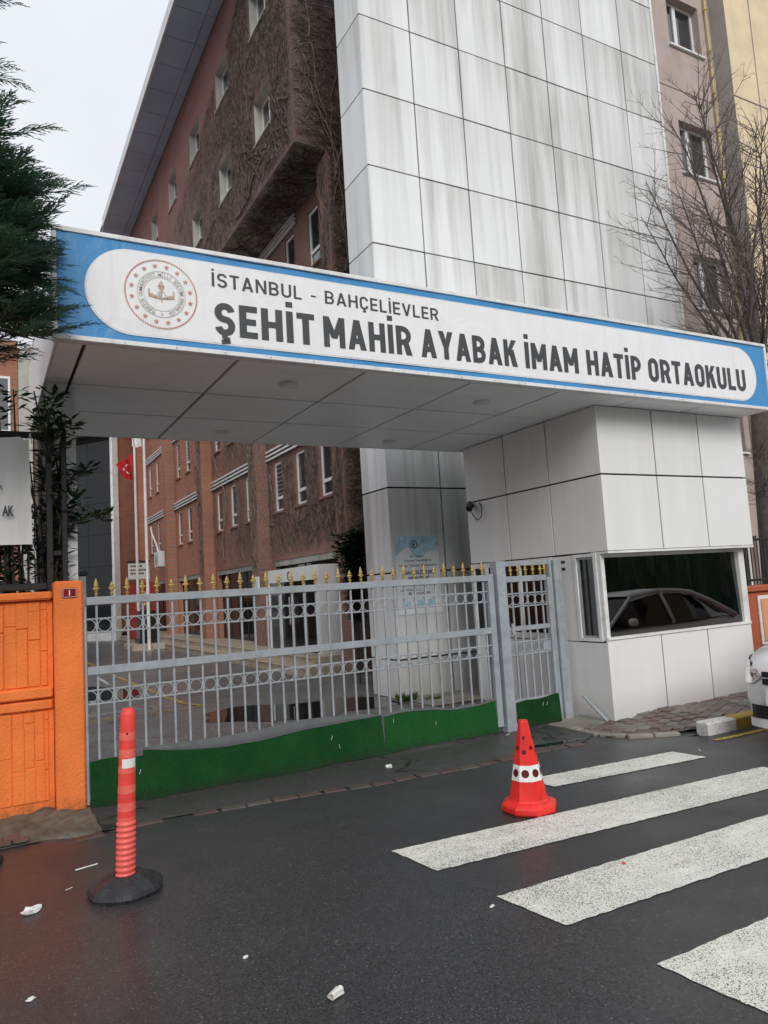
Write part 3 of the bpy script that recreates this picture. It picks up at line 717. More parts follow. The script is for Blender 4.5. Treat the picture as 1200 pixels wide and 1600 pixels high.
mb.v = [(6.045-z, 29.65+x, 3.2+y) for x, y, z in mb.v]; mb.build('fan_grille', m_black, t)
MB().tube([(6.15,29.75,3.5),(6.12,29.9,3.8),(6.1,30.6,4.3),(6.1,30.8,4.6)], .035, 6).build('hose', m_white, t)
t = thing('red_display_wall', 'dark red display wall with a framed plaque beside the dark monument', 'display wall', (4.9, 30.2, .15))
MB().box(5.0, 6.09, 30.1, 30.2, .15, 2.35).build('panel', m_redwall, t)
MB().bbox(5.28, 5.75, 30.06, 30.098, 1.25, 1.85, .01).build('frame', m_bust, t)
MB().box(5.33, 5.70, 30.05, 30.058, 1.3, 1.8).build('plaque', m_stone, t)
t = thing('school_nameboard', 'white board with small dark lines of writing above the red wall', 'sign', (5.1, 29.9, 2.45))
MB().bbox(5.02, 5.82, 29.9, 29.95, 2.47, 3.12, .008).build('board', m_white, t)
mb = MB()
for k, (z, n) in enumerate(((2.95,.42),(2.80,.62),(2.66,.5))):
    x = 5.1
    while x < 5.1+n: wv = rnd(.05,.1); mb.quad((x,29.895,z),(x+wv,29.895,z),(x+wv,29.895,z+.07),(x,29.895,z+.07)); x += wv+.025
mb.build('writing', m_ink, t)
MB().box(4.98, 5.86, 29.86, 29.955, 3.12, 3.2).build('lamp_strip', m_black, t)
# monument and flagpoles
t = thing('monument', 'dark tapered pedestal with a bronze bust on a pale stone plinth', 'monument', (4.75, 25.7, 0))
MB().bbox(4.25, 5.3, 24.9, 26.5, 0, .22, .02).build('plinth', m_stone, t)
MB().bbox(4.55, 5.2, 25.3, 26.2, .22, .36, .015).build('base_slab', m_bronze, t)
mb = MB(); mb.lathe([(.40,.36),(.36,1.2),(.36,1.28)], 4, (4.87,25.75,0), 1.1, True, PI/4); mb.build('pedestal', m_bronze, t)
mb = MB(); mb.lathe([(.10,1.28),(.13,1.33),(.20,1.42),(.22,1.5),(.17,1.56),(.07,1.6),(.065,1.66),(.105,1.74),(.115,1.82),(.09,1.9),(.03,1.94)], 14, (4.87,25.75,0), .7)
mb.build('bust', m_bust, t, True)
def pole(x, y, zt, z0, lb):
    t = thing('flagpole', lb, 'flagpole', (x, y, z0), 'flagpoles in the courtyard')
    MB().tube([(x,y,z0),(x,y,zt*.5),(x,y,zt)], [.055,.05,.04], 10).build('shaft', m_trim, t)
    MB().lathe([(.13,0),(.13,.03),(.07,.06)], 10, (x,y,z0)).build('foot', m_grey, t)
    MB().lathe([(.01,0),(.055,.03),(.065,.06),(.05,.1),(.01,.13)], 10, (x,y,zt)).build('finial', m_trim, t)
    return t
pole(5.04, 28.1, 7.55, .15, 'white flagpole flying the red flag beyond the gate')
pole(4.72, 24.6, 8.6, 0.0, 'white flagpole flying the plain white flag beyond the gate')
t = thing('national_flag', 'red flag with white crescent and star hanging from the white pole', 'flag', (5.0, 28.1, 6.6))
def flagf(u, v, x0=5.0, zt=7.15, wv=1.0, h=1.0):
    return (x0-.04-u*.60*(1-.35*v), 28.1+.10*math.sin(u*8+v*2)-.2*u, zt-v*h*(1-.55*u)-u*.55-.06*math.sin(u*5))
MB().grid(flagf, 20, 14).build('cloth', m_flagred, t, True)
def on_flag(a, b): x, y, z = flagf(a, b); return (x, y-.03, z)
mb = MB(); ni = 20
oc = [(.42+.2*math.cos(2*PI*(k/ni*.82+.09)), .5+.24*math.sin(2*PI*(k/ni*.82+.09))) for k in range(ni+1)]
ic = [(.37+.155*math.cos(2*PI*(k/ni*.82+.09)), .5+.20*math.sin(2*PI*(k/ni*.82+.09))) for k in range(ni+1)]
for k in range(ni): mb.poly([on_flag(*oc[k]), on_flag(*oc[k+1]), on_flag(*ic[k+1]), on_flag(*ic[k])])
mb.build('crescent', m_flagwhite, t)
st = [(.68+(.1 if k%2 == 0 else .042)*math.cos(PI*k/5+PI), .5+(.12 if k%2 == 0 else .05)*math.sin(PI*k/5+PI)) for k in range(10)]
MB().poly([on_flag(a, b) for a, b in st]).build('star', m_flagwhite, t)
def flag2(u, v): return (4.72-.05-u*.34, 24.6+.1*math.sin(u*9+v*3), 8.0-v*1.35-u*.25*(1-v))
o = MB().grid(flag2, 14, 12).build('plain_flag', m_flagwhite, smooth=True, loc=(4.7, 24.6, 7)); tag(o, 'plain white flag hanging limp on its pole', 'flag')

# angled glass hall at the far end of the court
hall = thing('glass_hall', 'dark glass curtain wall with white corner post at the far end of the court', 'building', (5.1, 33.6, 0))
A = Vector((5.08, 33.7)); dv = Vector((-.58, .815)); nv = Vector((-.815, -.58))
def hp(s_, z, o=0.0): q = A+dv*s_+nv*o; return (q.x, q.y, z)
def hbox(mb, s0, s1, z0, z1, o0, o1):
    mb.add([hp(s0,z0,o0),hp(s1,z0,o0),hp(s1,z0,o1),hp(s0,z0,o1),hp(s0,z1,o0),hp(s1,z1,o0),hp(s1,z1,o1),hp(s0,z1,o1)],
           [(0,1,2,3),(7,6,5,4),(4,5,1,0),(5,6,2,1),(6,7,3,2),(7,4,0,3)]); return mb
hbox(MB(), 0, 14, .3, 9.1, -6, -.06).build('wall', m_brA, hall)
for i in range(9):
    for j in range(6): hbox(MB(), .05+i*1.5, 1.53+i*1.5, .45+j*1.4, 1.83+j*1.4, -.04, -.02+rnd(-.006,.006)).build('pane', m_hall, hall)
hbox(MB(), -.14, .0, .0, 9.3, -.2, .12).build('corner_post', m_trim, hall)
hbox(MB(), 0, 14, 8.85, 9.15, -.05, .03).build('head_rail', m_joint, hall)
hbox(MB(), -.2, 14, 9.2, 9.8, -1, .9).build('roof_edge', m_beige, hall)
hbox(MB(), 0, 14, .0, .42, -.1, .1).build('base_course', m_trim, hall)
hbox(MB(), 2.2, 3.4, .42, 1.9, .0, .05).build('grey_hatch', m_grey, hall)
# brick annex glimpsed behind the shrubs
ann = thing('annex_building', 'brick and white annex glimpsed between conifer and canopy', 'building', (-2, 20, 0))
MB().box(-9, .82, 20, 26, 0, 8.3).build('wall', m_brA, ann)
MB().box(.83, 1.14, 19.93, 26, 0, 8.1).build('corner_pilaster', m_reveal, ann)
MB().box(1.15, 2.2, 21.2, 26, 0, 8.6).build('side_bay', m_pink, ann)
for z in (1.0, 3.6, 6.0):
    for x in (-.6, .15):
        f = MB(); f.box(x, x+.05, 19.96, 20.0, z, z+1.3); f.box(x+.45, x+.5, 19.96, 20.0, z, z+1.3); f.box(x, x+.5, 19.955, 19.995, z-.06, z); f.box(x, x+.5, 19.955, 19.995, z+1.3, z+1.36)
        o = f.build('window', m_frame, ann); MB().box(x+.05, x+.45, 19.97, 19.99, z, z+1.3).build('pane', m_pane, o)
f = MB(); f.box(1.28, 1.62, 21.15, 21.2, 7.5, 8.2); o = f.build('window', m_frame, ann); MB().box(1.32, 1.58, 21.12, 21.148, 7.54, 8.16).build('pane', m_pane, o)

# ---------------------------------------------------------------- clad tower
tower = thing('clad_tower', 'tall white panel clad tower streaked with grey rain stains behind the canopy', 'tower', (8.5, 9.6, 0))
TX0, TX1, TY, TYB = 5.17, 11.95, 9.2, 10.0
MB().box(TX0+.03, TX1-.03, TY+.03, TYB-.012, 0, 15.7).build('tower_core', m_joint, tower)
zj = [0.0, .55]+[.55+1.24*k for k in range(1, 13)]
xj = [TX0, 6.09, 7.04, 8.03, 8.98, 9.96, 10.98, TX1]; g = .0125
for z0, z1 in zip(zj[:-1], zj[1:]):
    for x0, x1 in zip(xj[:-1], xj[1:]):
        dy = rnd(-.003, .003); MB().box(x0+g, x1-g, TY+dy, TY+.028, z0+g, z1-g).build('cladding_panel', m_tower, tower)
    MB().box(TX0, TX0+.028, TY+g*.6, TYB, z0+g, z1-g).build('cladding_panel', m_tower, tower)
MB().box(TX1-.005, TX1+.05, TY-.012, TY+.2, 0, 15.7).build('edge_trim', m_trim, tower)
# poster on the tower
po = thing('notice_poster', 'pale blue notice poster with Turkish text stuck on the white tower', 'poster', (5.6, 9.18, 1.2))
PYY = 9.19
MB().box(5.22, 5.97, PYY-.003, PYY, 1.18, 2.32).build('sheet', m_poster, po)
def wav(u, v):
    x = 5.225+u*.74; zb = 2.08+.07*math.sin(u*7+.5)-(.05 if u < .25 else 0)-.04*math.cos(u*13); return (x, PYY-.005, zb+(2.315-zb)*v)
MB().grid(wav, 30, 1).build('blue_header', m_skyblue, po)
mb = MB(); n = 24
for k in range(n):
    a, b = 2*PI*k/n, 2*PI*(k+1)/n
    mb.poly([(5.54+q*math.cos(c), PYY-.008, 2.19+q*math.sin(c)) for q, c in ((.06,a),(.045,a),(.045,b),(.06,b))])
mb.poly([(5.535+.02*math.cos(2*PI*k/12), PYY-.008, 2.185+.025*math.sin(2*PI*k/12)) for k in range(12)]); mb.build('ring_logo', m_tealink, po)
mb = MB(); mb.poly([(5.60,PYY-.008,2.13),(5.645,PYY-.008,2.15),(5.66,PYY-.008,2.24),(5.63,PYY-.008,2.21)]); mb.build('ribbon_logo', m_emb, po)
for tx, x0, x1, z, h in (('Bu Okulun',5.47,5.70,2.005,.032), ('Tuvalet Temizliği ile',5.36,5.83,1.94,.034), ('Hijyen Temizlik Malzemeleri',5.28,5.91,1.868,.034), ('Tarafından Sağlanmaktadır',5.27,5.90,1.59,.036)):
    mb = MB(); text_on_y(mb, tx, x0, x1, z, z+h, PYY-.006, .01); mb.build('text_line', m_ink, po)
mb = MB(); text_on_y(mb, 'BAHÇELİEVLER', 5.36, 5.84, 1.757, 1.81, PYY-.006, .03); mb.build('heading', m_blueink, po); mb = MB(); text_on_y(mb, 'BELEDİYESİ', 5.42, 5.78, 1.668, 1.72, PYY-.006, .03); mb.build('heading', m_blueink, po)
mb = MB(); text_on_y(mb, 'BAHADIR', 5.50, 5.78, 1.46, 1.50, PYY-.006, .02)
for k, zz in enumerate((1.535, 1.52)): mb.quad((5.28,PYY-.006,zz),(5.55+.1*k,PYY-.006,zz),(5.55+.1*k,PYY-.006,zz+.006),(5.28,PYY-.006,zz+.006))
mb.quad((5.41,PYY-.006,1.46),(5.45,PYY-.006,1.46),(5.45,PYY-.006,1.5),(5.41,PYY-.006,1.5)); mb.build('small_text', m_fadeink, po)
mb = MB()
for cx in (5.36, 5.58, 5.78): mb.poly([(cx+.075*math.cos(2*PI*k/16), PYY-.006, 1.33+.06*math.sin(2*PI*k/16)) for k in range(16)])
mb.build('footer_print', m_skyblue, po)

# ---------------------------------------------------------------- neighbours on the far side
pk = thing('pink_apartment', 'pinkish grey plastered apartment block with white framed windows behind the bare tree', 'apartment block', (13.5, 9.7, 0))
NY = 9.62
def wall_y(mb, Y, xs, zs, holes, depth):
    X = sorted(set([xs[0], xs[1]]+[h[0] for h in holes]+[h[1] for h in holes])); Z = sorted(set([zs[0], zs[1]]+[h[2] for h in holes]+[h[3] for h in holes]))
    for a, b in zip(X[:-1], X[1:]):
        for c, d_ in zip(Z[:-1], Z[1:]):
            if any(h[0] < (a+b)/2 < h[1] and h[2] < (c+d_)/2 < h[3] for h in holes): continue
            mb.quad((a,Y,c),(b,Y,c),(b,Y,d_),(a,Y,d_))
    for x0, x1, z0, z1 in holes:
        D = Y+depth
        mb.quad((x0,Y,z0),(x0,Y,z1),(x0,D,z1),(x0,D,z0)); mb.quad((x1,Y,z0),(x1,D,z0),(x1,D,z1),(x1,Y,z1))
        mb.quad((x0,Y,z0),(x0,D,z0),(x1,D,z0),(x1,Y,z0)); mb.quad((x0,Y,z1),(x1,Y,z1),(x1,D,z1),(x0,D,z1))
hol = [(13.04, 14.08, z, z+1.18) for z in (1.0, 3.95, 6.95, 9.92, 12.84)]
mb = MB(); wall_y(mb, NY, (11.9, 14.46), (0, 17), hol, .25); mb.build('wall', m_pink, pk)
MB().box(11.9, 14.4, NY+.3, 12, 0, 17).build('core', m_inner, pk)
for x0, x1, z0, z1 in hol:
    Y = NY+.17; f = MB(); fr = .055
    f.box(x0, x1, Y, Y+.05, z0, z0+fr); f.box(x0, x1, Y, Y+.05, z1-fr, z1); f.box(x0, x0+fr, Y, Y+.05, z0+fr, z1-fr); f.box(x1-fr, x1, Y, Y+.05, z0+fr, z1-fr)
    c = x0+(x1-x0)*.42; f.box(c-.05, c+.05, Y-.01, Y+.05, z0+fr, z1-fr); o = f.build('window', m_frame, pk)
    MB().box(x0+.03, c, Y+.02, Y+.03, z0+.03, z1-.03).build('pane', m_pane, o); MB().box(c, x1-.03, Y+.026, Y+.036, z0+.03, z1-.03).build('pane', m_pane, o)
    MB().bbox(x0-.05, x1+.06, NY-.06, NY+.16, z0-.05, z0-.002, .006).build('sill', m_trim, pk)
for z in (2.85, 5.85, 8.85, 11.8, 14.7): MB().box(11.95, 14.45, NY-.012, NY-.002, z, z+.018).build('joint_line', m_greybar, pk)
mb = MB(); mb.tube([(14.27,NY-.06,1.5),(14.27,NY-.06,15.5)], .022, 6)
for z in range(2, 15): mb.lathe([(.04,0),(.04,.03)], 8, (14.27,NY-.06,z))
mb.build('gas_pipe', m_pipe, pk)
yb = thing('beige_apartment', 'tall beige yellow plastered block beside the pinkish one', 'apartment block', (17, 9.5, 0))
MB().quad((14.46,9.23,0),(24,9.23,0),(24,9.23,18),(14.46,9.23,18)).build('front_wall', m_beige, yb)
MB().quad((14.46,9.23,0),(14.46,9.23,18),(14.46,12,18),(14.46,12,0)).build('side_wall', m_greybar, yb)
for z in (2.85, 5.85, 8.85, 11.8, 14.7): MB().box(14.47, 24, 9.215, 9.227, z, z+.02).build('joint_line', m_greybar, yb)
MB().box(15.35, 15.37, 9.215, 9.227, 0, 18).build('joint_line', m_greybar, yb)

# ---------------------------------------------------------------- guard booth
booth = thing('guard_booth', 'white panel clad guard booth with a wide dark window under the canopy', 'guard booth', (7.2, 7.0, 0))
BX0, BX1, BYU, BYL, BYB = 5.94, 8.43, 5.80, 5.92, 8.35
g = .0095
mb = MB(); mb.box(BX0+.025, BX1-.02, BYU+.025, BYB-.01, 1.86, 3.44); mb.build('upper_core', m_joint, booth)
mb = MB(); mb.box(BX0+.03, BX1-.05, BYL+.025, BYL+.12, .0, .875); mb.box(BX0+.03, BX0+.12, BYL+.12, BYB, 0, .85); mb.box(BX1-.13, BX1-.05, BYL+.12, BYB, 0, 1.84); mb.box(BX0+.13, BX1-.14, BYB-.1, BYB, 0, 1.84); mb.build('lower_core', m_joint, booth)
MB().box(BX0+.13, BX1-.14, BYL+.13, BYB-.11, .0, .02).build('room_floor', m_inner, booth)
for z0, z1 in ((1.835, 2.685), (2.685, 3.46)):
    for x0, x1 in ((BX0, 6.815), (6.815, 7.605), (7.605, BX1)):
        MB().bbox(x0+(g if x0 > BX0 else 0), x1-g, BYU, BYU+.024, z0+g, z1-g, .002).build('wall_panel', m_booth, booth)
    for y0, y1 in ((BYU, 6.64), (6.64, 7.46), (7.46, 8.35)):
        MB().bbox(BX0, BX0+.024, y0+(.026 if y0 == BYU else g), y1-g, z0+g, z1-g, .002).build('wall_panel', m_booth, booth)
    MB().box(BX1-.018, BX1, BYU+.026, BYB, z0+g, z1-g).build('wall_panel', m_booth, booth)
MB().box(BX0+.003, BX1-.003, BYU+.002, BYL+.14, 1.815, 1.84).build('overhang_ledge', m_trim, booth)
for x0, x1 in ((BX0, 6.775), (6.775, 7.565), (7.565, BX1-.04)):
    MB().bbox(x0+(g if x0 > BX0 else 0), x1-g, BYL, BYL+.024, .0, .868, .002).build('wall_panel', m_booth, booth)
for y0, y1 in ((BYL, 6.68), (6.68, 7.46), (7.46, 8.35)):
    MB().bbox(BX0, BX0+.024, y0+(.026 if y0 == BYL else g), y1-g, .0, .845, .002).build('wall_panel', m_booth, booth)
# front window
fw_ = MB(); X0, X1 = BX0+.05, 8.28
fw_.box(BX0+.003, BX1-.045, BYL-.012, BYL+.1, .875, .905); fw_.box(BX0+.003, X0, BYL+.003, BYL+.1, .905, 1.812); fw_.box(X1, BX1-.045, BYL+.003, BYL+.1, .905, 1.812); fw_.box(X0, X1, BYL+.003, BYL+.1, 1.775, 1.812)
wo = fw_.build('front_window', m_trim, booth)
tl = .026    # the pane leans back a little
MB().add([(X0,BYL+.035,.905),(X1,BYL+.035,.905),(X1,BYL+.035+tl,1.775),(X0,BYL+.035+tl,1.775),(X0,BYL+.043,.905),(X1,BYL+.043,.905),(X1,BYL+.043+tl,1.775),(X0,BYL+.043+tl,1.775)],
         [(0,1,2,3),(7,6,5,4),(0,4,5,1),(1,5,6,2),(2,6,7,3),(3,7,4,0)]).build('pane', m_boothglass, wo)
# side: narrow window, panel, and the glazed part behind the pedestrian gate
sw = MB(); xs = BX0
sw.box(xs-.008, xs+.06, 5.985, 6.03, .86, 1.83); sw.box(xs-.008, xs+.06, 6.30, 6.345, .86, 1.83); sw.box(xs-.008, xs+.06, 6.03, 6.30, .86, .895); sw.box(xs-.008, xs+.06, 6.03, 6.30, 1.795, 1.83)
so_ = sw.build('side_window', m_trim, booth)
f = MB(); f.box(xs+.01, xs+.04, 6.03, 6.06, .895, 1.795); f.box(xs+.01, xs+.04, 6.27, 6.30, .895, 1.795); f.box(xs+.01, xs+.04, 6.06, 6.27, .895, .92); f.box(xs+.01, xs+.04, 6.06, 6.27, 1.77, 1.795); f.build('window_frame', m_grey, so_)
MB().box(xs+.022, xs+.03, 6.06, 6.27, .92, 1.77).build('pane', m_boothglass, so_)
MB().bbox(xs+.002, xs+.05, 6.352, 6.70, .855, 1.825, .003).build('wall_panel', m_booth, booth)
MB().bbox(xs+.002, xs+.06, BYL+.005, 5.98, .87, 1.812, .003).build('corner_post', m_trim, booth)
gs = MB(); gs.box(xs-.005, xs+.06, 6.71, 6.78, .87, 1.83); gs.box(xs-.005, xs+.06, 7.62, 7.69, .87, 1.83); gs.box(xs-.005, xs+.06, 6.78, 7.62, .86, .93); gs.box(xs-.005, xs+.06, 6.78, 7.62, 1.76, 1.83); gs.box(xs-.003, xs+.055, 7.3, 7.36, .93, 1.76)
go = gs.build('gate_side_window', m_trim, booth); MB().box(xs+.02, xs+.03, 6.78, 7.62, .93, 1.76).build('pane', m_sideglass, go)
ds = MB(); ds.box(xs-.006, xs+.06, 7.70, 7.76, .0, 1.83); ds.box(xs-.006, xs+.06, 8.28, 8.35, .0, 1.83); ds.box(xs+.002, xs+.05, 7.76, 8.28, .86, .92); ds.box(xs+.002, xs+.05, 7.76, 8.28, 1.77, 1.83)
do = ds.build('side_door', m_trim, booth); MB().box(xs+.02, xs+.03, 7.76, 8.28, .92, 1.77).build('pane', m_sideglass, do); MB().box(xs+.012, xs+.04, 7.76, 8.28, .02, .86).build('lower_panel', m_trim, do)
# a desk and door inside, dimly seen
MB().box(6.1, 8.2, 8.16, 8.2, 0.02, 1.80).build('back_wall', m_inner, booth)
MB().box(6.5, 6.55, 7.2, 7.9, .02, 1.75).build('inner_door', m_grey, booth)
MB().box(7.0, 8.1, 6.5, 6.9, .72, .76).build('desk', m_grey, booth)
# security camera
c = thing('security_camera', 'small dark security camera with hanging cable on the booth side', 'camera', (5.93, 8.2, 2.6))
MB().tube([(5.94,8.2,2.64),(5.88,8.18,2.62)], .02, 8).build('bracket', m_black, c)
MB().tube([(5.90,8.22,2.66),(5.80,8.10,2.58)], .045, 12).build('body', m_black, c)
MB().tube([(5.88,8.2,2.6),(5.90,8.16,2.5),(5.88,8.05,2.42),(5.90,7.96,2.46),(5.92,7.98,2.6),(5.935,8.05,2.66)], .007, 5).build('cable', m_black, c)

# ---------------------------------------------------------------- canopy over the gate
can = thing('entrance_canopy', 'flat grey panelled canopy on a square column spanning the school gate', 'canopy', (4.5, 7, 3.46))
CX0, CX1, CY0, CY1, ZS = .46, 8.44, 5.47, 8.56, 3.46
MB().box(CX0+.02, CX1-.02, CY0+.02, CY1-.02, ZS+.03, ZS+.74).build('roof_box', m_joint, can)
cxj = [CX0+.015, .66, 1.80, 2.93, 4.05, 5.15, 6.25, 7.35, CX1-.015]; cyj = [CY0, 6.52, 7.46, CY1-.02]
for x0, x1 in zip(cxj[:-1], cxj[1:]):
    for y0, y1 in zip(cyj[:-1], cyj[1:]):
        mb = MB(); gx = .014 if x0 > .5 else .004
        mb.bbox(x0+gx, x1-.014 if x1 < 8 else x1, y0+(.018 if y0 > 6 else .002), y1-(.018 if y1 < 8 else .002), ZS+rnd(-.002,.002), ZS+.028, .002); mb.build('soffit_panel', m_soffit, can)
MB().box(CX0, CX0+.014, CY0+.02, CY1, ZS-.002, ZS+.72).build('side_fascia', m_soffit, can)
MB().box(CX1-.014, CX1, CY0+.02, CY1, ZS-.002, ZS+.72).build('side_fascia', m_soffit, can)
MB().box(CX0+.015, CX1-.015, CY1-.018, CY1, ZS-.004, ZS+.72).build('back_fascia', m_soffit, can)
MB().box(CX0, CX1, CY0-.04, CY1, ZS+.745, ZS+.79).build('roof_sheet', m_trim, can)
for x, y in ((2.42,6.0),(2.40,8.0),(4.58,6.05),(4.62,8.1)):
    mb = MB(); mb.lathe([(.075,-.012),(.085,0),(.085,.01)], 20, (x,y,ZS-.012)); o = mb.build('downlight', m_trim, can)
    MB().lathe([(.055,0),(.055,.004)], 16, (x,y,ZS-.028)).build('diffuser', m_white, o)
col_o = MB().box(.52, .70, 6.9, 8.3, 0, ZS-.002).build('column', m_joint, can)
zz = [0, 1.72, 2.29, 2.585, ZS-.004]
for z0, z1 in ((0,1.15),(1.15,2.29),(2.29,2.59),(2.59,ZS-.004)):
    MB().bbox(.505, .735, 6.85, 6.898, z0+.005, z1-.005, .002).build('column_panel', m_soffit, col_o)
    MB().bbox(.702, .735, 6.9, 8.32, z0+.005, z1-.005, .002).build('column_panel', m_soffit, col_o)

# ---------------------------------------------------------------- school sign on the canopy edge
sign = thing('school_sign', 'long blue and white school name sign with round emblem along the canopy edge', 'sign', (4.45, 5.39, 3.46))
SY = 5.39; SX0, SX1, SZ0, SZ1 = .45, 8.45, 3.455, 4.275
def blue(u, v):
    x = SX0+u*(SX1-SX0); z = SZ0+.03+v*(SZ1-SZ0-.06); return (x, SY-.003*math.sin(x*2.1+z*3)-.002*math.sin(x*7.3-z*5), z)
MB().grid(blue, 120, 10).build('blue_field', m_sblue, sign, True)
MB().box(SX0, SX1, SY+.012, CY0+.015, SZ0+.004, SZ1-.004).build('sign_box', m_trim, sign)
t_ = MB(); t_.bbox(SX0-.012, SX1+.012, SY-.016, SY+.010, SZ0-.004, SZ0+.032, .004); t_.bbox(SX0-.012, SX1+.012, SY-.016, SY+.010, SZ1-.03, SZ1+.006, .004)
t_.bbox(SX0-.012, SX0+.02, SY-.0155, SY+.009, SZ0+.033, SZ1-.031, .003); t_.bbox(SX1-.02, SX1+.012, SY-.0155, SY+.009, SZ0+.033, SZ1-.031, .003)
to = t_.build('trim', m_trim, sign)
mb = MB()
for k in range(22): mb.lathe([(.006,0),(.004,.004)], 6, (0,0,0)); n = 12; vv = mb.v[-n:]; mb.v[-n:] = [(SX0+.1+k*.37+a, SY-.0165-c, SZ0+.014+b) for a, b, c in vv]
mb.build('rivets', m_grey, to)
PZ0, PZ1, PXa, PXb = 3.545, 4.175, .665, 8.215
def pill(e, y):
    rad = (PZ1-PZ0)/2-e; zc = (PZ0+PZ1)/2; n = 24; pts = []
    for k in range(n+1): a = PI/2+PI*k/n; pts.append((PXa+e+rad+rad*math.cos(a), y, zc+rad*math.sin(a)))
    for k in range(n+1): a = -PI/2+PI*k/n; pts.append((PXb-e-rad+rad*math.cos(a), y, zc+rad*math.sin(a)))
    return pts
mb = MB(); a_ = pill(-.012, SY-.0065); b_ = pill(0.0, SY-.0065); n = len(a_)
mb.add(a_+b_, [(k, (k+1)%n, n+(k+1)%n, n+k) for k in range(n)]); mb.build('outline', m_trim, sign)
# white field: a fine strip mesh so the vinyl can sag a little
mb = MB(); zc = (PZ0+PZ1)/2; rad = (PZ1-PZ0)/2; nx = 150
xsn = [PXa+rad*(1-math.cos(PI/2*k/14)) for k in range(15)]+[PXa+rad+(PXb-PXa-2*rad)*k/nx for k in range(1, nx)]+[PXb-rad*(1-math.cos(PI/2*k/14)) for k in range(14, -1, -1)]
vs = []; nv_ = 10
for x in xsn:
    h = rad
    if x < PXa+rad: h = math.sqrt(max(0, rad*rad-(PXa+rad-x)**2))
    if x > PXb-rad: h = math.sqrt(max(0, rad*rad-(x-PXb+rad)**2))
    for j in range(nv_+1):
        z = zc-h+2*h*j/nv_; vs.append((x, SY-.0085-.0008*math.sin(x*1.7+z*4)-.0006*math.sin(x*5.1-z*9), z))
fs = [(i*(nv_+1)+j, (i+1)*(nv_+1)+j, (i+1)*(nv_+1)+j+1, i*(nv_+1)+j+1) for i in range(len(xsn)-1) for j in range(nv_)]
mb.add(vs, fs); mb.build('white_field', m_swhite, sign, True)
LY = SY-.0125
stroke_text('letter', 'İSTANBUL - BAHÇELİEVLER', 1.575, 3.665, 3.995, .112, LY, .145, sign, m_ink, -.008, .15)
for wd, x0, x1 in (('ŞEHİT', 1.585, 2.425), ('MAHİR', 2.505, 3.36), ('AYABAK', 3.455, 4.545), ('İMAM', 4.645, 5.335), ('HATİP', 5.455, 6.245), ('ORTAOKULU', 6.355, 8.005)):
    stroke_text('letter', wd, x0, x1, 3.607+(x0-1.58)*.007, .262, LY, .205, sign, m_ink, .007, .11)
# ministry emblem
ex, ez, er = 1.19, 3.872, .268
def ring(mb, r0_, r1_, n=64):
    for k in range(n):
        a, b = 2*PI*k/n, 2*PI*(k+1)/n
        mb.poly([(ex+q*math.cos(c), LY, ez+q*math.sin(c)) for q, c in ((r0_,a),(r1_,a),(r1_,b),(r0_,b))])
def starp(cx, cz, r, rot=0): return [(cx+(r if k%2 == 0 else r*.42)*math.cos(PI*k/5+PI/2+rot), LY, cz+(r if k%2 == 0 else r*.42)*math.sin(PI*k/5+PI/2+rot)) for k in range(10)]
mb = MB(); nr = 84
for k in range(nr):
    a = 2*PI*k/nr; da = .052; q0, q1 = er-.011, er
    mb.poly([(ex+q0*math.cos(a), LY, ez+q0*math.sin(a)), (ex+q1*math.cos(a+.035), LY, ez+q1*math.sin(a+.035)), (ex+q1*math.cos(a+.035+da), LY, ez+q1*math.sin(a+.035+da)), (ex+q0*math.cos(a+da), LY, ez+q0*math.sin(a+da))])
mb.build('rope_ring', m_embred, sign)
mb = MB()
for k in range(16): a = 2*PI*k/16+PI/16; mb.poly(starp(ex+.218*math.cos(a), ez+.218*math.sin(a), .021))
mb.build('stars', m_embred, sign)
mb = MB(); ring(mb, .174, .178); ring(mb, .128, .1315)
ringtxt = 'TÜRKİYE CUMHURİYETİ MİLLÎ EĞİTİM BAKANLIĞI'
span = R(318); a0 = -PI/2-R(21)
for k, ch in enumerate(ringtxt):
    if ch == ' ': continue
    vs, fs = glyphs(ch, .038, .0006, 'CENTER'); a = a0-span*(k/(len(ringtxt)-1)); q = .1395
    ca_, sa_ = math.cos(a), math.sin(a)
    mb.add([(ex+ca_*(q+y)+sa_*x, LY, ez+sa_*(q+y)-ca_*x) for x, y in vs], fs)
mb.poly(starp(ex, ez-.153, .012)); mb.build('ring_text', m_embgrey, sign)
mb = MB()                                               # torch over an open book
mb.poly([(ex+x*.001, LY, ez+z*.001) for x, z in ((-24,55),(24,55),(16,38),(-16,38))]); mb.poly([(ex+x*.001, LY, ez+z*.001) for x, z in ((-26,60),(26,60),(14,85),(0,110),(-14,85))])
mb.poly([(ex+x*.001, LY, ez+z*.001) for x, z in ((-6,34),(6,34),(4,-62),(-4,-62))])
for sgn in (-1, 1):
    mb.poly([(ex+sgn*x*.001, LY, ez+z*.001) for x, z in ((34,-14),(84,2),(84,34),(96,34),(96,-12),(34,-30))][::sgn]); mb.poly([(ex+sgn*x*.001, LY, ez+z*.001) for x, z in ((8,-28),(96,-18),(96,-26),(8,-40))][::sgn])
mb.build('torch_and_book', m_emb, sign)
mb = MB(); n = 28
for k in range(n):
    a, b = 2*PI*k/n, 2*PI*(k+1)/n
    mb.poly([(ex+q*math.cos(c), LY-.002, ez-.004+q*math.sin(c)) for q, c in ((.026,a),(.031,a),(.031,b),(.026,b))])
oc = [(.017*math.cos(2*PI*(k/n*.8+.1)), .017*math.sin(2*PI*(k/n*.8+.1))) for k in range(n+1)]; ic = [(.005+.013*math.cos(2*PI*(k/n*.8+.1)), .013*math.sin(2*PI*(k/n*.8+.1))) for k in range(n+1)]
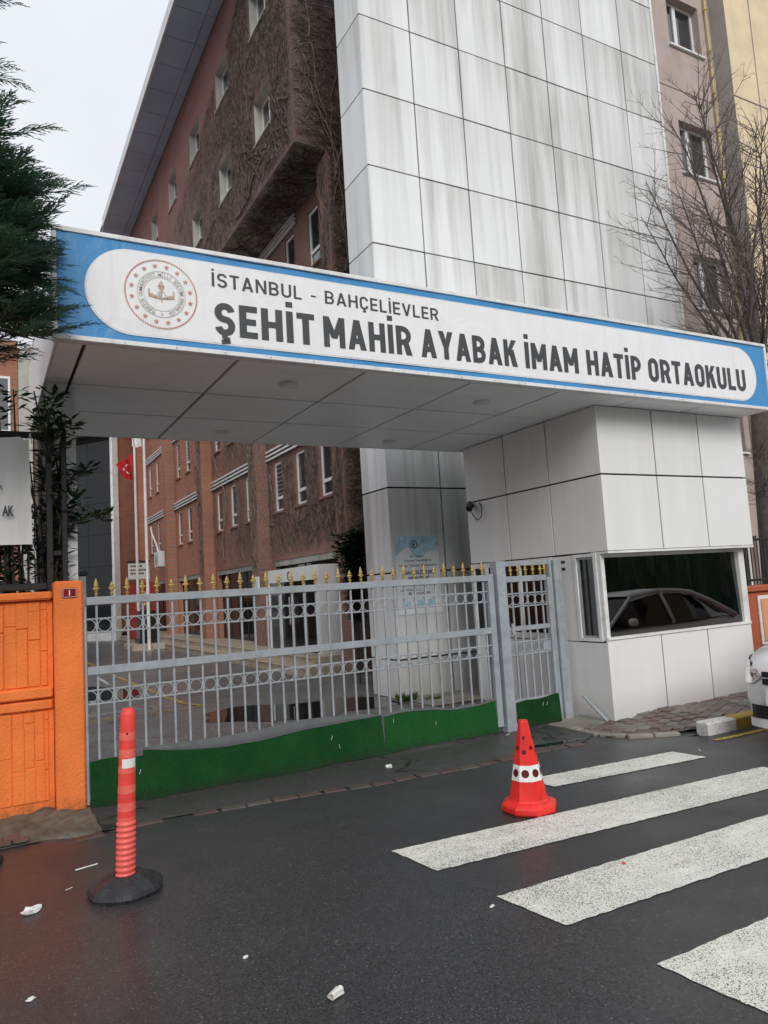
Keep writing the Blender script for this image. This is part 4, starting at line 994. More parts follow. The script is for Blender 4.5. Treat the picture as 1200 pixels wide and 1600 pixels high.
for k in range(n): mb.poly([(ex-.003+x, LY-.002, ez-.004+y) for x, y in (oc[k], oc[k+1], ic[k+1], ic[k])])
mb.build('crescent_seal', m_embgrey, sign)

# ---------------------------------------------------------------- gates
GY = 6.42
gate = thing('sliding_gate', 'long grey barred sliding gate with ring bands and gold spear tips', 'gate', (2.75, GY, 0))
def rail(x0, x1, z0, z1, t=.02, name='rail', par=gate): return MB().bbox(x0, x1, GY-t, GY+t, z0, z1, .004).build(name, m_steel, par)
GX0, GX1 = .745, 4.76
rail(GX0, GX1, 1.595, 1.66, .025); rail(GX0, GX1, 1.035, 1.10, .0245); rail(GX0, GX1, .06, .12, .0245, 'bottom_rail')
rail(GX1-.002, GX1+.07, .06, 1.665, .026, 'stile'); rail(GX0-.02, GX0-.001, .03, 1.58, .015, 'guide_post')
for z in (1.475, 1.365, .905, .795): rail(GX0, GX1-.003, z, z+.014, .007, 'flat_bar')
bar_m = MB().box(-.008, .008, -.008, .008, .12, 1.03).build('bar', m_steel); bar_u = MB().box(-.008, .008, -.008, .008, 1.10, 1.594).build('bar', m_steel)
mb = MB(); nn = 20; 
for k in range(nn):
    a, b = 2*PI*k/nn, 2*PI*(k+1)/nn
    P_ = lambda q, an, y: (q*math.cos(an), y, q*math.sin(an))
    for (q0, y0, q1, y1) in ((.0475,-.006,.0545,-.006),(.0545,-.006,.0545,.006),(.0545,.006,.0475,.006),(.0475,.006,.0475,-.006)):
        mb.quad(P_(q0,a,y0), P_(q1,a,y1), P_(q1,b,y1), P_(q0,b,y0))
ring_o = mb.build('ring', m_steel)
def spear(h):
    mb = MB(); mb.lathe([(.010,0),(.010,.012),(.016,.018),(.016,.026),(.009,.032),(.009,.040),(.017,.046),(.012,.054),(.010,.058)], 10)
    mb.lathe([(.012,.056),(.030,.062),(.027,.070),(.015,.078),(.019,.088),(.013,h*.78),(.0015,h)], 10, (0,0,0), .5)
    return mb.build('spear_tip', m_gold, smooth=False)
sp_t, sp_s = spear(.152), spear(.122)
sp = .1213; k = 0; x = .822
while x < GX1-.02:
    inst(bar_m, (x, GY, 0), gate); inst(bar_u, (x, GY, 0), gate)
    inst(sp_t if k%2 == 0 else sp_s, (x, GY, 1.66), gate)
    xr = x-sp/2
    inst(ring_o, (xr, GY, 1.428), gate); inst(ring_o, (xr, GY, .858), gate)
    x += sp; k += 1
# pedestrian gate
pg = thing('pedestrian_gate', 'narrow grey barred gate with gold spear tips beside the guard booth', 'gate', (5.3, GY, 0))
MB().bbox(4.855, 4.975, GY-.06, GY+.06, 0, 1.80, .005).build('post', m_steel, pg)
MB().bbox(4.80, 4.85, GY+.07, GY+.13, 0, 1.74, .004).build('catch_post', m_steel, pg)
MB().bbox(4.845, 4.987, GY-.07, GY+.07, 0, .07, .004).build('post_foot', m_steel, pg)
MB().bbox(4.978, 5.70, GY+.0, GY+.05, 1.74, 1.79, .004).build('head_bar', m_steel, pg)
for (a, b, dy) in ((5.575,5.615,0), (5.625,5.66,.01), (5.668,5.74,-.02), (5.748,5.80,.0)):
    MB().bbox(a, b, GY-.03+dy, GY+.03+dy, .01, 1.60 if b < 5.63 else 1.79, .004).build('jamb', m_steel, pg)
rail(4.985, 5.572, 1.565, 1.63, .0235, 'rail', pg); rail(4.985, 5.572, 1.035, 1.085, .0235, 'rail', pg); rail(4.985, 5.572, .27, .31, .0235, 'rail', pg)
rail(4.978, 5.004, .05, 1.562, .0225, 'stile', pg)
for z in (1.43, 1.29, .905, .77): rail(5.005, 5.572, z, z+.016, .008, 'flat_bar', pg)
rail(5.46, 5.572, .79, .90, .012, 'lock_plate', pg)
for k in range(5):
    x = 5.085+k*.105
    inst(bar_u, (x, GY, -.03), pg); 
    o = MB().box(-.0095, .0095, -.0095, .0095, .31, 1.033).build('bar', m_steel); o.location = (x, GY, 0); attach(o, pg)
    inst(sp_t if k%2 else sp_s, (x, GY, 1.63), pg)
    inst(ring_o, (x-.0525, GY, 1.368), pg); inst(ring_o, (x-.0525, GY, .846), pg)
inst(ring_o, (5.5575, GY, 1.368), pg); inst(sp_t, (5.57, GY, 1.63), pg)
for z in (1.66, 1.74): MB().bbox(5.80, 5.86, GY-.03, GY+.02, z, z+.035, .004).build('hinge', m_dark, pg)
MB().bbox(5.02, 5.05, GY-.05, GY-.02, 1.0, 1.12, .004).build('latch', m_grey, pg)
o = MB().tube([(5.82,6.25,.28),(5.90,5.98,.02)], .018, 6).build('prop_bar', m_steel, pg)
clear_proto(bar_m, bar_u, ring_o, sp_t, sp_s)

# turf skirts hung on the gates
def turf(label, x0, x1, top, bot, seed, bulge=.03, back=None, mat=None):
    rr = random.Random(seed); ph = [rr.uniform(0, 6) for _ in range(4)]
    def f(u, v):
        x = x0+u*(x1-x0); zb = bot(u); zt = top(u); z = zb+(zt-zb)*v
        y = GY-.045-bulge*(1-v)*.7-.012*math.sin(x*6+ph[0])*(.4+.6*(1-v))-.007*math.sin(x*17+z*9+ph[1])
        return (x, y, z)
    t = thing('turf_skirt', label, 'artificial turf', ((x0+x1)/2, GY-.05, 0), 'green turf strips along the gates')
    nx = max(6, int((x1-x0)*26))
    MB().grid(f, nx, 10).build('turf_face', mat or m_turf, t, True)
    def fb(u, v): a = f(u, v); return (a[0], a[1]+.012, a[2])
    MB().grid(fb, nx, 10).build('turf_back', m_turfback, t, True)
    if back:
        def fl(u, v):
            a = f(u, 1.0); q = back(u); return (a[0], a[1]-.012*math.sin(v*PI)-.004+.02*v, a[2]-.004+q*v)
        MB().grid(fl, nx, 4).build('folded_edge', m_turfback, t, True)
    mb = MB()
    for _ in range(2):
        u = rr.choice((rr.uniform(.03,.1), rr.uniform(.3,.97))); v = rr.uniform(.25,.9); a = f(u, v); mb.tube([(a[0],a[1]-.008,a[2]-.018),(a[0]+rr.uniform(-.02,.02),a[1]-.012,a[2]+.02)], .002, 4)
    mb.build('wire_ties', m_white, t); return t
turf('short green turf piece at the orange pillar end of the gate', .745, 1.175, lambda u: .365+.01*math.sin(u*5), lambda u: .012, 1, .02)
turf('long sagging green turf strip with a grey folded upper edge', 1.15, 3.36, lambda u: .40-.05*math.sin(min(1,u*1.6)*PI)*.9-.03*math.sin(u*PI)-.02*u, lambda u: .008+.004*math.sin(u*9), 2, .05, lambda u: .008+.085*math.sin(max(0,min(1,u*1.02))*PI)**.6)
turf('green turf strip on the gate nearest the grey gate post', 3.385, 4.73, lambda u: .36+.02*math.sin(u*7)+.02*u-.05*u, lambda u: .012+.015*math.sin(u*3), 3, .03, lambda u: .012+.02*math.sin(u*11)**2, m_turfpale)
turf('dark green turf panel at the foot of the pedestrian gate', 5.0, 5.60, lambda u: .285+.03*u+.008*math.sin(u*9), lambda u: .03-.015*u, 4, .02, None, m_turfdark)

# ---------------------------------------------------------------- orange wall, pillar, fence, banner
ow = thing('orange_wall', 'orange painted boundary wall with moulded relief panels and grimy foot', 'wall', (-1, 6.6, 0))
MB().box(-4, .50, 6.52, 6.72, 0, 1.66).build('wall_body', m_orange, ow)
MB().bbox(-4, .50, 6.455, 6.74, 1.66, 1.725, .015).build('coping', m_orange, ow)
MB().bbox(-4, .495, 6.47, 6.55, .89, .975, .012).build('mid_rail', m_orange, ow); MB().bbox(-4, .495, 6.485, 6.545, .80, .875, .012).build('mid_rail', m_orange, ow)
rr = random.Random(5)
for (za, zb) in ((.985, 1.65), (.10, .79)):          # irregular plank-like relief
    x = -.35
    while x < .44:
        wv = rr.uniform(.045, .095)
        z0 = za; 
        while z0 < zb-.03:
            h = rr.uniform(.2, .5); z1 = min(zb, z0+h)
            MB().bbox(x, min(.46, x+wv-(.006 if rr.random() < .6 else -.001)), 6.522-rr.uniform(.010,.017), 6.53, z0, z1-(.006 if rr.random() < .5 else -.001), .004).build('relief_board', m_orange, ow); z0 = z1
        x += wv
pl = thing('gate_pillar', 'smooth orange gate pillar carrying the red number plate', 'pillar', (.62, 6.5, 0))
def pillf(): 
    mb = MB(); mb.bbox(.505, .722, 6.40, 6.78, 0, 1.80, .016); return mb
pillf().build('shaft', m_orange, pl)
npx = thing('number_plate', 'small dark red enamel house number plate reading 1 on the orange pillar', 'house number', (.61, 6.39, 1.68))
MB().bbox(.565, .672, 6.388, 6.398, 1.665, 1.742, .002).build('plate', m_plaque, npx)
mb = MB(); Yp = 6.3865
for a in ((.569,.668,1.669,1.6715),(.569,.668,1.7355,1.738),(.569,.5715,1.6715,1.7355),(.6655,.668,1.6715,1.7355)): mb.quad((a[0],Yp,a[2]),(a[1],Yp,a[2]),(a[1],Yp,a[3]),(a[0],Yp,a[3]))
vs, fs = glyphs('1', .058, .0012, 'CENTER'); mb.add([(.618+x, Yp, 1.683+y) for x, y in vs], fs); mb.build('numeral', m_white, npx)
fn = thing('wall_fence', 'dark metal fence with slim mesh standing on the orange wall', 'fence', (0, 6.6, 1.72))
for x0, x1, z0, z1 in ((.472,.522,1.726,3.05), (.59,.632,1.80,3.06)): MB().bbox(x0, x1, 6.60, 6.65, z0, z1, .004).build('post', m_dark, fn)
for z in (2.02, 2.86): MB().bbox(.524, .588, 6.61, 6.64, z, z+.04, .003).build('rung', m_dark, fn)
MB().bbox(-4, .47, 6.60, 6.645, 3.0, 3.05, .004).build('top_rail', m_dark, fn); MB().bbox(-4, .47, 6.60, 6.645, 1.745, 1.80, .004).build('bottom_rail', m_dark, fn)
for k in range(14): MB().tube([(.44-k*.055, 6.62, 1.8), (.44-k*.055, 6.62, 3.0)], .0035, 4).build('wire', m_dark, fn)
for k in range(6): MB().tube([(-.4, 6.627, 1.95+k*.19), (.47, 6.627, 1.95+k*.19)], .0035, 4).build('wire', m_dark, fn)
bn = thing('fence_banner', 'white vinyl banner with dark capitals tied to the dark fence', 'banner', (0, 6.56, 2.1))
def banf(u, v):
    x = -1.6+u*1.955; z = 2.115+v*(.885-.03*(u > .97)); dr = .02*math.sin(v*2+u*9)*(1-v)
    z -= .02*math.sin(u*PI*3)*v; xx = x+.012*(1-v)-.01*v
    return (xx, 6.575-.02*math.sin(x*5+z*2)-.012*math.sin((x-z)*9)*max(0, v-.3), z)
MB().grid(banf, 60, 24).build('cloth', m_banner, bn, True)
mb = MB(); 
vs, fs = glyphs('AK', 1, .045); vs = fit(vs, .148, .232, 2.345, 2.425, CAP); mb.add([(x, 6.535, z) for x, z in vs], fs)
vs, fs = glyphs('R', 1, .02); vs = fit(vs, .128, .155, 2.555, 2.592, CAP); mb.add([(x, 6.535, z) for x, z in vs], fs); mb.build('lettering', m_ink, bn)
MB().tube([(.345,6.55,2.97),(.36,6.6,3.04),(.37,6.6,2.95)], .004, 4).build('tie', m_white, bn); MB().tube([(.36,6.55,2.13),(.385,6.6,2.06),(.39,6.6,2.0)], .004, 4).build('tie', m_white, bn)
lt = thing('pillar_lantern', 'grey metal lantern box behind the orange pillar', 'lantern', (.77, 7.2, 1.5))
MB().bbox(.72, .83, 7.12, 7.24, 1.2, 1.86, .004).build('case', m_grey, lt); MB().bbox(.705, .845, 7.10, 7.26, 1.862, 1.90, .01).build('lid', m_dark, lt)

# ---------------------------------------------------------------- wall and fence beyond the booth
tw = thing('terracotta_wall', 'terracotta garden wall with a peach framed panel beyond the booth', 'wall', (10, 6.7, 0))
MB().box(8.6, 16, 6.62, 6.85, 0, 1.22).build('wall_body', m_terra, tw); MB().bbox(8.6, 16, 6.57, 6.9, 1.22, 1.30, .012).build('coping', m_terra, tw)
for k in range(4):
    x = 9.55+k*1.5
    MB().bbox(x, x+1.3, 6.595, 6.618, .48, 1.16, .006).build('panel_frame', m_trim, tw); MB().bbox(x+.045, x+1.255, 6.58, 6.592, .525, 1.115, .004).build('panel', m_peach, tw)
tf = thing('garden_fence', 'black bar fence on top of the terracotta wall', 'fence', (10, 6.75, 1.3))
for z in (1.36, 1.94): MB().bbox(8.6, 15, 6.72, 6.75, z, z+.035, .003).build('rail', m_dark, tf)
for k in range(44): MB().box(8.95+k*.075, 8.96+k*.075, 6.73, 6.74, 1.31, 2.02).build('bar', m_dark, tf)
bn2 = thing('recycling_box', 'pale green utility box behind the black fence', 'utility box', (9.7, 7.3, 0))
MB().bbox(9.35, 9.95, 7.15, 7.6, 0, 1.62, .02).build('case', plain('pale_green_paint', (.33,.50,.46), .5), bn2); MB().bbox(9.32, 9.98, 7.12, 7.63, 1.622, 1.68, .02).build('lid', m_grey, bn2)

# ---------------------------------------------------------------- cone, bollard, litter
cn = thing('traffic_cone', 'red octagonal traffic cone with one white band of red discs', 'traffic cone', (3.30, 4.20, 0))
cx, cy = 3.335, 4.20; c8 = lambda prof, sy=1: None
mb = MB(); r8 = R(22.5)
mb.lathe([(.188,.004),(.197,.016),(.197,.045),(.190,.058),(.168,.070),(.150,.076)], 8, (cx,cy,0), 1, True, r8)
mb.build('base', m_red, cn)
def crad(z): return .137-(z-.076)*(.137-.034)/(.605-.076)
mb = MB(); mb.lathe([(crad(.07)+.006,.074),(crad(.09),.088),(crad(.215),.215)], 8, (cx,cy,0), 1, False, r8)
mb.lathe([(crad(.315),.315),(crad(.44),.44),(crad(.60),.60),(.030,.612),(.012,.613)], 8, (cx,cy,0), 1, True, r8); mb.build('body', m_red, cn)
mb = MB(); mb.lathe([(crad(.213)+.0015,.213),(crad(.317)+.0015,.317)], 8, (cx,cy,0), 1, False, r8); mb.build('white_band', m_white, cn)
mb = MB(); m2 = MB()
for k in range(8):
    a = k*PI/4; ap = math.cos(PI/8)
    def disc(m_, zc, rr_, a=a):
        n = Vector((math.cos(a), math.sin(a), .18)).normalized(); tx = Vector((-math.sin(a), math.cos(a), 0)); ty = n.cross(tx)
        c0 = Vector((cx+math.cos(a)*(crad(zc)*ap+.003), cy+math.sin(a)*(crad(zc)*ap+.003), zc))
        m_.poly([c0+(tx*math.cos(2*PI*q/14)+ty*math.sin(2*PI*q/14))*rr_ for q in range(14)])
    disc(mb, .265, .027)
    if k%2 == 0: disc(m2, .43, .014)
    else: disc(m2, .405, .016); disc(m2, .50, .011)
mb.build('red_discs', m_dred, cn); m2.build('vent_holes', m_dred, cn)
for k in range(2): MB().bbox(cx-.03+k*.04, cx-.01+k*.04, cy-.11, cy-.1, .13, .16, .002).build('rib', m_red, cn)

bl = thing('flexible_bollard', 'leaning red flexible bollard with ribbed foot in a black rubber base', 'bollard', (.70, 4.50, 0))
bx, by = .70, 4.50
def lean(mb): mb.v = [(bx+(x-bx)*.93+((z-.08)*.035 if z > .09 else 0), by+(y-by)*.93-((z-.08)*.02 if z > .09 else 0), z) for x, y, z in mb.v]; return mb
mb = MB(); prof = [(.056,.075)]
for k in range(10):
    z = .085+k*.0305; prof += [(.058,z+.004),(.0585,z+.013),(.052,z+.019),(.051,z+.027)]
prof += [(.054,.395),(.052,.405)]
mb.lathe(prof, 24, (bx,by,0), 1, False); lean(mb).build('ribbed_foot', m_pinkridge, bl, True)
mb = MB(); mb.lathe([(.0522,.398),(.0520,.43),(.0512,.50),(.0506,.56),(.0500,.62),(.0490,.70),(.0478,.80),(.0465,.90),(.045,.965),(.043,.975),(.036,.982),(.034,.997),(.028,1.0),(.005,1.002)], 24, (bx,by,0), 1, False); lean(mb).build('post', m_redpost, bl, True)
for z in (.44, .535, .645, .73, .825):
    rr_ = .0525-(z-.4)*.0125+.0012; mb = MB(); mb.lathe([(rr_,z),(rr_-.0006,z+.045)], 24, (bx,by,0), 1, False); lean(mb).build('reflective_band', m_redband, bl, True)
mb = MB(); z = .675; rr_ = .0505
mb.grid(lambda u, v: (bx+rr_*math.cos(-2.35+u*1.75), by+rr_*math.sin(-2.35+u*1.75), z+v*.05), 10, 1); lean(mb).build('worn_white_band', m_white, bl, True)
mb = MB(); mb.poly([(bx+.0-.012+.006*math.cos(2*PI*q/10), by-.0505, .865+.006*math.sin(2*PI*q/10)) for q in range(10)]); lean(mb).build('hole', m_black, bl)
def rubber_base(name_or_parent, x, y, rad, asn):
    mb = MB(); n = 28; pr = [(1.0,.0),(1.04,.02),(1.0,.045),(.80,.068),(.45,.092),(.30,.098),(.27,.07)]
    vs = []
    for q, z in pr:
        for k in range(n):
            a = 2*PI*k/n; fl = (1.0 if (k//2)%2 == 0 else .965) if q > .7 else 1
            vs.append((x+rad*q*fl*math.cos(a), y+rad*q*fl*math.sin(a), z*1.0+(.006 if (k//2)%2 == 0 and .4 < q < .9 else 0)))
    mb.add(vs, [(i*n+k, i*n+(k+1)%n, (i+1)*n+(k+1)%n, (i+1)*n+k) for i in range(len(pr)-1) for k in range(n)])
    return mb
rubber_base(None, bx, by, .196, 0).build('rubber_base', m_rubber, bl)
o = rubber_base(None, -.09, 5.52, .20, 0).build('rubber_base', m_rubber, loc=(-.09, 5.52, 0)); tag(o, 'black rubber bollard base without its post at the picture edge', 'bollard base')

def litter(label, x, y, kind, size, rot=0, mat=m_paper, seed=0):
    rr = random.Random(seed)
    mb = MB()
    if kind == 'strip': mb.bbox(-size, size, -size*.13, size*.13, 0, .003, .001)
    elif kind == 'cup':
        n = 14; vs = []
        for q, xx in ((.5,0),(.62,.5),(.78,1.0),(.7,.98),(.55,.5),(.42,.05)):
            for k in range(n):
                a = 2*PI*k/n; w_ = 1+.18*math.sin(3*a+seed)+rr.uniform(-.06,.06)
                vs.append(((xx-.5)*size*2, size*q*w_*math.cos(a), max(.002, size*.5+size*q*w_*.72*math.sin(a))))
        mb.add(vs, [(i*n+k, i*n+(k+1)%n, (i+1)*n+(k+1)%n, (i+1)*n+k) for i in range(5) for k in range(n)])
    else:
        bm = bmesh.new(); bmesh.ops.create_icosphere(bm, subdivisions=2, radius=1)
        for v in bm.verts:
            q = 1+rr.uniform(-.35,.3); v.co = Vector((v.co.x*size*q*1.2, v.co.y*size*q*.8, max(0, (v.co.z*.5+.35)*size*q)))
        bm.verts.index_update(); mb.add([v.co[:] for v in bm.verts], [[v.index for v in f.verts] for f in bm.faces]); bm.free()
    o = mb.build('paper_litter', mat); o.location = (x, y, .001); o.rotation_euler.z = rot
    return tag(o, label, 'litter', 'litter on the road')
litter('crushed paper cup lying alone in the foreground road', 1.22, 2.84, 'cup', .030, .5, m_paper, 2)
litter('white crumpled tissue on the reddish asphalt', .225, 4.51, 'ball', .038, .3, m_white, 3)
litter('flat white paper strip beside the bollard base', .56, 5.05, 'strip', .068, .22, m_white, 4)
litter('tiny white scrap between tissue and paper strip', .43, 4.74, 'strip', .022, .5, m_white, 5)
litter('small white crumb in the middle of the dark road', 1.02, 3.36, 'ball', .011, .3, m_white, 6)
litter('small white crumb at the lower road edge', .17, 3.55, 'ball', .017, .3, m_white, 7)
litter('white scrap just off the corner of a zebra stripe', 2.2, 3.12, 'ball', .012, .3, m_white, 8)
litter('white crushed wrapper in front of the green turf strips', 3.17, 5.92, 'ball', .034, .3, m_white, 9)
litter('tiny red scrap beside a zebra stripe', 3.1, 3.12, 'ball', .012, .3, m_red, 10)
litter('white curl of plastic near the kerb end', 5.55, 4.55, 'strip', .03, .9, m_white, 11)
litter('white scrap by the grey gate post', 4.78, 6.28, 'strip', .04, .4, m_white, 12)
mb = MB(); rr = random.Random(3)
for _ in range(260):
    x = rr.uniform(.1, 5.5); y = rr.uniform(2.0, 6.3); s_ = rr.uniform(.002, .006); z = .008; a = rr.uniform(0, 6)
    mb.poly([(x+s_*math.cos(a+q*2.1), y+s_*math.sin(a+q*2.1)*.8, z) for q in range(3)])
o = mb.build('grit', m_conc); tag(o, 'scattered pale grit and crumbs over the wet road', 'grit', None, 'stuff')

# ---------------------------------------------------------------- parked car
car = thing('parked_car', 'white saloon car parked at the kerb with only its front corner showing', 'car', (6.0, 3.85, 0))
S = 1.0; CXF, CYC, CZ = 6.12, 3.80, -.055
def cw(u, v, z): return (CXF+u*S, CYC+v*S, CZ+z*S)
stn = [(0.0,.46,.30,.60),(.012,.56,.28,.70),(.05,.65,.25,.775),(.11,.715,.235,.82),(.20,.765,.215,.855),(.34,.805,.20,.885),(.6,.83,.19,.925),(1.3,.84,.18,.985),(1.8,.84,.18,.99),(3.2,.84,.18,1.0),(3.75,.83,.2,1.02),(4.1,.78,.24,1.02),(4.27,.68,.3,.96),(4.32,.5,.36,.85)]
mb = MB(); vs = []; nsec = 13
for u, wv, zb, zt in stn:
    h = zt-zb
    half = [(wv*.86,zb),(wv*.97,zb+h*.12),(wv,zb+h*.35),(wv*.995,zb+h*.62),(wv*.965,zb+h*.84),(wv*.88,zt-.02),(wv*.45,zt+.02)]
    pts = half+[(-a, b) for a, b in half[::-1]]
    for a, b in pts: vs.append(cw(u, a, b))
npt = 14
fs = [(i*npt+k, i*npt+k+1, (i+1)*npt+k+1, (i+1)*npt+k) for i in range(len(stn)-1) for k in range(npt-1)]
fs += [tuple(range(npt)), tuple((len(stn)-1)*npt+k for k in range(npt-1, -1, -1))]; fs += [(i*npt+npt-1, i*npt, (i+1)*npt, (i+1)*npt+npt-1) for i in range(len(stn)-1)]
mb.add(vs, fs); body = mb.build('body', m_carp, car, True)
gh = [(1.3,.77,.68,.97,.99),(1.95,.77,.59,.98,1.40),(2.4,.77,.59,.98,1.455),(3.0,.77,.59,.99,1.43),(3.4,.75,.57,1.0,1.27),(3.78,.73,.55,1.01,1.06)]
mb = MB(); vs = []
for u, wb, wr, zb, zt in gh: vs += [cw(u,wb,zb), cw(u,wr,zt), cw(u,wr*.5,zt+.012), cw(u,-wr*.5,zt+.012), cw(u,-wr,zt), cw(u,-wb,zb)]
mb.add(vs, [(i*6+k, i*6+k+1, (i+1)*6+k+1, (i+1)*6+k) for i in range(5) for k in range(5)]); mb.build('windows', m_paned, car)
mb = MB(); vs = []
rf = [(1.92,.60,1.395),(2.1,.61,1.43),(2.45,.61,1.475),(2.9,.61,1.465),(3.12,.60,1.415)]
for u, wr, zt in rf: vs += [cw(u,wr+.02,zt-.065), cw(u,wr,zt+.006), cw(u,wr*.5,zt+.028), cw(u,-wr*.5,zt+.028), cw(u,-wr,zt+.006), cw(u,-wr-.02,zt-.065)]
mb.add(vs, [(i*6+k, i*6+k+1, (i+1)*6+k+1, (i+1)*6+k) for i in range(4) for k in range(5)]); mb.build('roof', m_carp, car, True)
for sg in (1, -1):
    mb = MB()
    mb.tube([cw(1.25,sg*.775,.97), cw(1.62,sg*.69,1.2), cw(1.95,sg*.605,1.405)], .024, 6); mb.tube([cw(2.55,sg*.785,.98), cw(2.55,sg*.70,1.2), cw(2.52,sg*.615,1.44)], .03, 6)
    mb.tube([cw(2.95,sg*.595,1.435), cw(3.2,sg*.61,1.385), cw(3.5,sg*.66,1.25), cw(3.75,sg*.70,1.11), cw(3.95,sg*.74,1.0)], [.03,.045,.05,.055,.05], 8); mb.tube([cw(1.93,sg*.61,1.405), cw(2.45,sg*.625,1.46), cw(3.07,sg*.605,1.42)], .03, 6); mb.build('window_pillar', m_carp, car, True)
    mb = MB(); mb.lathe([(.02,-.06),(.07,-.05),(.085,0),(.06,.05),(.02,.06)], 10); mb.v = [cw(1.62+x*.7, sg*(.90+y*.9), 1.05+z*.9) for x, y, z in mb.v]; mb.build('mirror', m_carp, car, True)
    # headlight wrapped round the corner
    path = [(.004,.49),(.012,.56),(.05,.65),(.11,.715),(.20,.765),(.36,.81)]
    zlo = [.63,.585,.575,.585,.62,.69]; zhi = [.71,.745,.775,.795,.81,.82]
    def hl(off, shr):
        vs = []; m_ = MB()
        for (u, v), a, b in zip(path, zlo, zhi):
            vs += [cw(u-off*.8, sg*(v*.985+off), a+shr), cw(u-off*.6+.012, sg*(v*.98+off*.7), (a+b)/2), cw(u+.035-off*.4, sg*(v*.955+off*.5), b-shr)]
        m_.add(vs, [(i*3+k, (i+1)*3+k, (i+1)*3+k+1, i*3+k+1) for i in range(5) for k in range(2)]); return m_
    h1 = hl(.006, 0).build('headlight', m_lampback, car, True); hl(.013, .006).build('lens', m_lamp, h1, True)
    for (u, v, z, q) in ((.020,.575,.672,.030),):
        mb = MB(); mb.lathe([(.004,.004),(q*.6,.006),(q,0)], 14, (0,0,0), 1, False); mb.v = [cw(u-.009-zz*.7, sg*(v+xx*.75+zz*.3), z+yy) for xx, yy, zz in mb.v]; mb.build('reflector', m_chrome, h1, True)
    for u in (.80, 3.42):
        mb = MB(); mb.lathe([(.19,-.09),(.29,-.095),(.305,-.06),(.305,.06),(.29,.095),(.19,.09)], 28, (0,0,0), 1, False); mb.v = [cw(u+x, sg*.755+z, .305+y) for x, y, z in mb.v]; w_ = mb.build('wheel', m_rubber, car, True)
        mb = MB(); mb.lathe([(.195,-.05),(.195,.06),(.16,.07),(.05,.05),(.0,.06)], 20, (0,0,0), 1, False); mb.v = [cw(u+x, sg*(.755+z), .305+y) for x, y, z in mb.v]; mb.build('rim', m_grey, w_, True)
        mb = MB(); mb.lathe([(.33,0),(.30,.05)], 24, (0,0,0), 1, True); mb.v = [cw(u+x, sg*(.825+z*.2), .315+y) for x, y, z in mb.v if True]; mb.build('wheel_arch', m_black, car)
# grille between the lamps and lower intake with slats
def front_strip(v0, v1, z0, z1, off, n=12):
    m_ = MB(); vs = []
    def pu(v):
        a = abs(v); 
        for (u0,w0,_,_),(u1,w1,_,_) in zip(stn[:-1], stn[1:]):
            if a <= w0: return u0
            if a <= w1: return u0+(u1-u0)*(a-w0)/(w1-w0)
        return .4
    for k in range(n+1):
        v = v0+(v1-v0)*k/n; vs += [cw(pu(v)-off, v, z0), cw(pu(v)-off*.9, v, z1)]
    m_.add(vs, [(2*k, 2*k+1, 2*k+3, 2*k+2) for k in range(n)]); return m_
front_strip(-.47, .47, .585, .70, .012).build('grille', m_black, car); front_strip(-.46, .46, .64, .652, .02).build('grille_bar', m_chrome, car)
front_strip(-.62, .62, .285, .40, .012, 24).build('lower_intake', m_black, car)
for z in (.30, .335, .37): front_strip(-.61, .61, z, z+.007, .018, 24).build('intake_slat', m_dark, car)
front_strip(-.665, .665, .20, .278, .008, 24).build('bumper_lip', m_carp, car, True)

# ---------------------------------------------------------------- vegetation
def leafq(mb, base, dr, L_, W_, nrm):
    dr = dr.normalized(); sd = dr.cross(nrm); sd = sd.normalized() if sd.length > 1e-5 else Vector((1,0,0))
    b = Vector(base); m = b+dr*L_*.45+nrm*L_*.05; mb.add([b, m-sd*W_/2, b+dr*L_, m+sd*W_/2], [(0,1,2,3)])
con = thing('conifer_tree', 'dark green conifer with feathery drooping sprays in front of the sign end', 'conifer', (-1.1, 5.45, 0))
T = Vector((-1.1, 5.45, 0))
MB().tube([(T.x,T.y,0),(T.x+.02,T.y,3),(T.x,T.y+.03,6),(T.x-.05,T.y,8.6)], [.16,.13,.08,.02], 10).build('trunk', m_bark, con, True)
rr = random.Random(21)
fol = MB(); brn = MB()
def spray(p, dr, L_, droop, dens, wmul=1.0):
    """one flat feathery plume: a curved axis set with short branchlets that lie close along it and taper to the tip"""
    n = max(8, int(L_*62)); q = Vector(p); d_ = Vector(dr).normalized(); step = L_/n
    side = d_.cross(Vector((0,0,1))); side = side.normalized() if side.length > 1e-4 else Vector((1,0,0))
    for i in range(n):
        t_ = i/n; d_ = (d_+Vector((rr.uniform(-.04,.04), rr.uniform(-.04,.04), droop*(.5-t_)*.17))).normalized(); q = q+d_*step
        wl = .115*wmul*(math.sin(PI*min(1, t_*.8+.2))**.7)*(1-t_*.5)
        upv = side.cross(d_).normalized()
        for sg in (-1, 1):
            if rr.random() < .12: continue
            a = (d_+side*sg*rr.uniform(.35,.85)+upv*rr.uniform(-.30,.40)).normalized(); wq = wl*rr.uniform(.6,1.25); leafq(fol, q, a, wq, rr.uniform(.009,.015), upv); leafq(fol, q+a*wq*.8, (a+d_*.7+Vector((0,0,-.25))), wq*.6, .010, upv)
    leafq(fol, q, d_, .05, .009, Vector((0,0,1)))
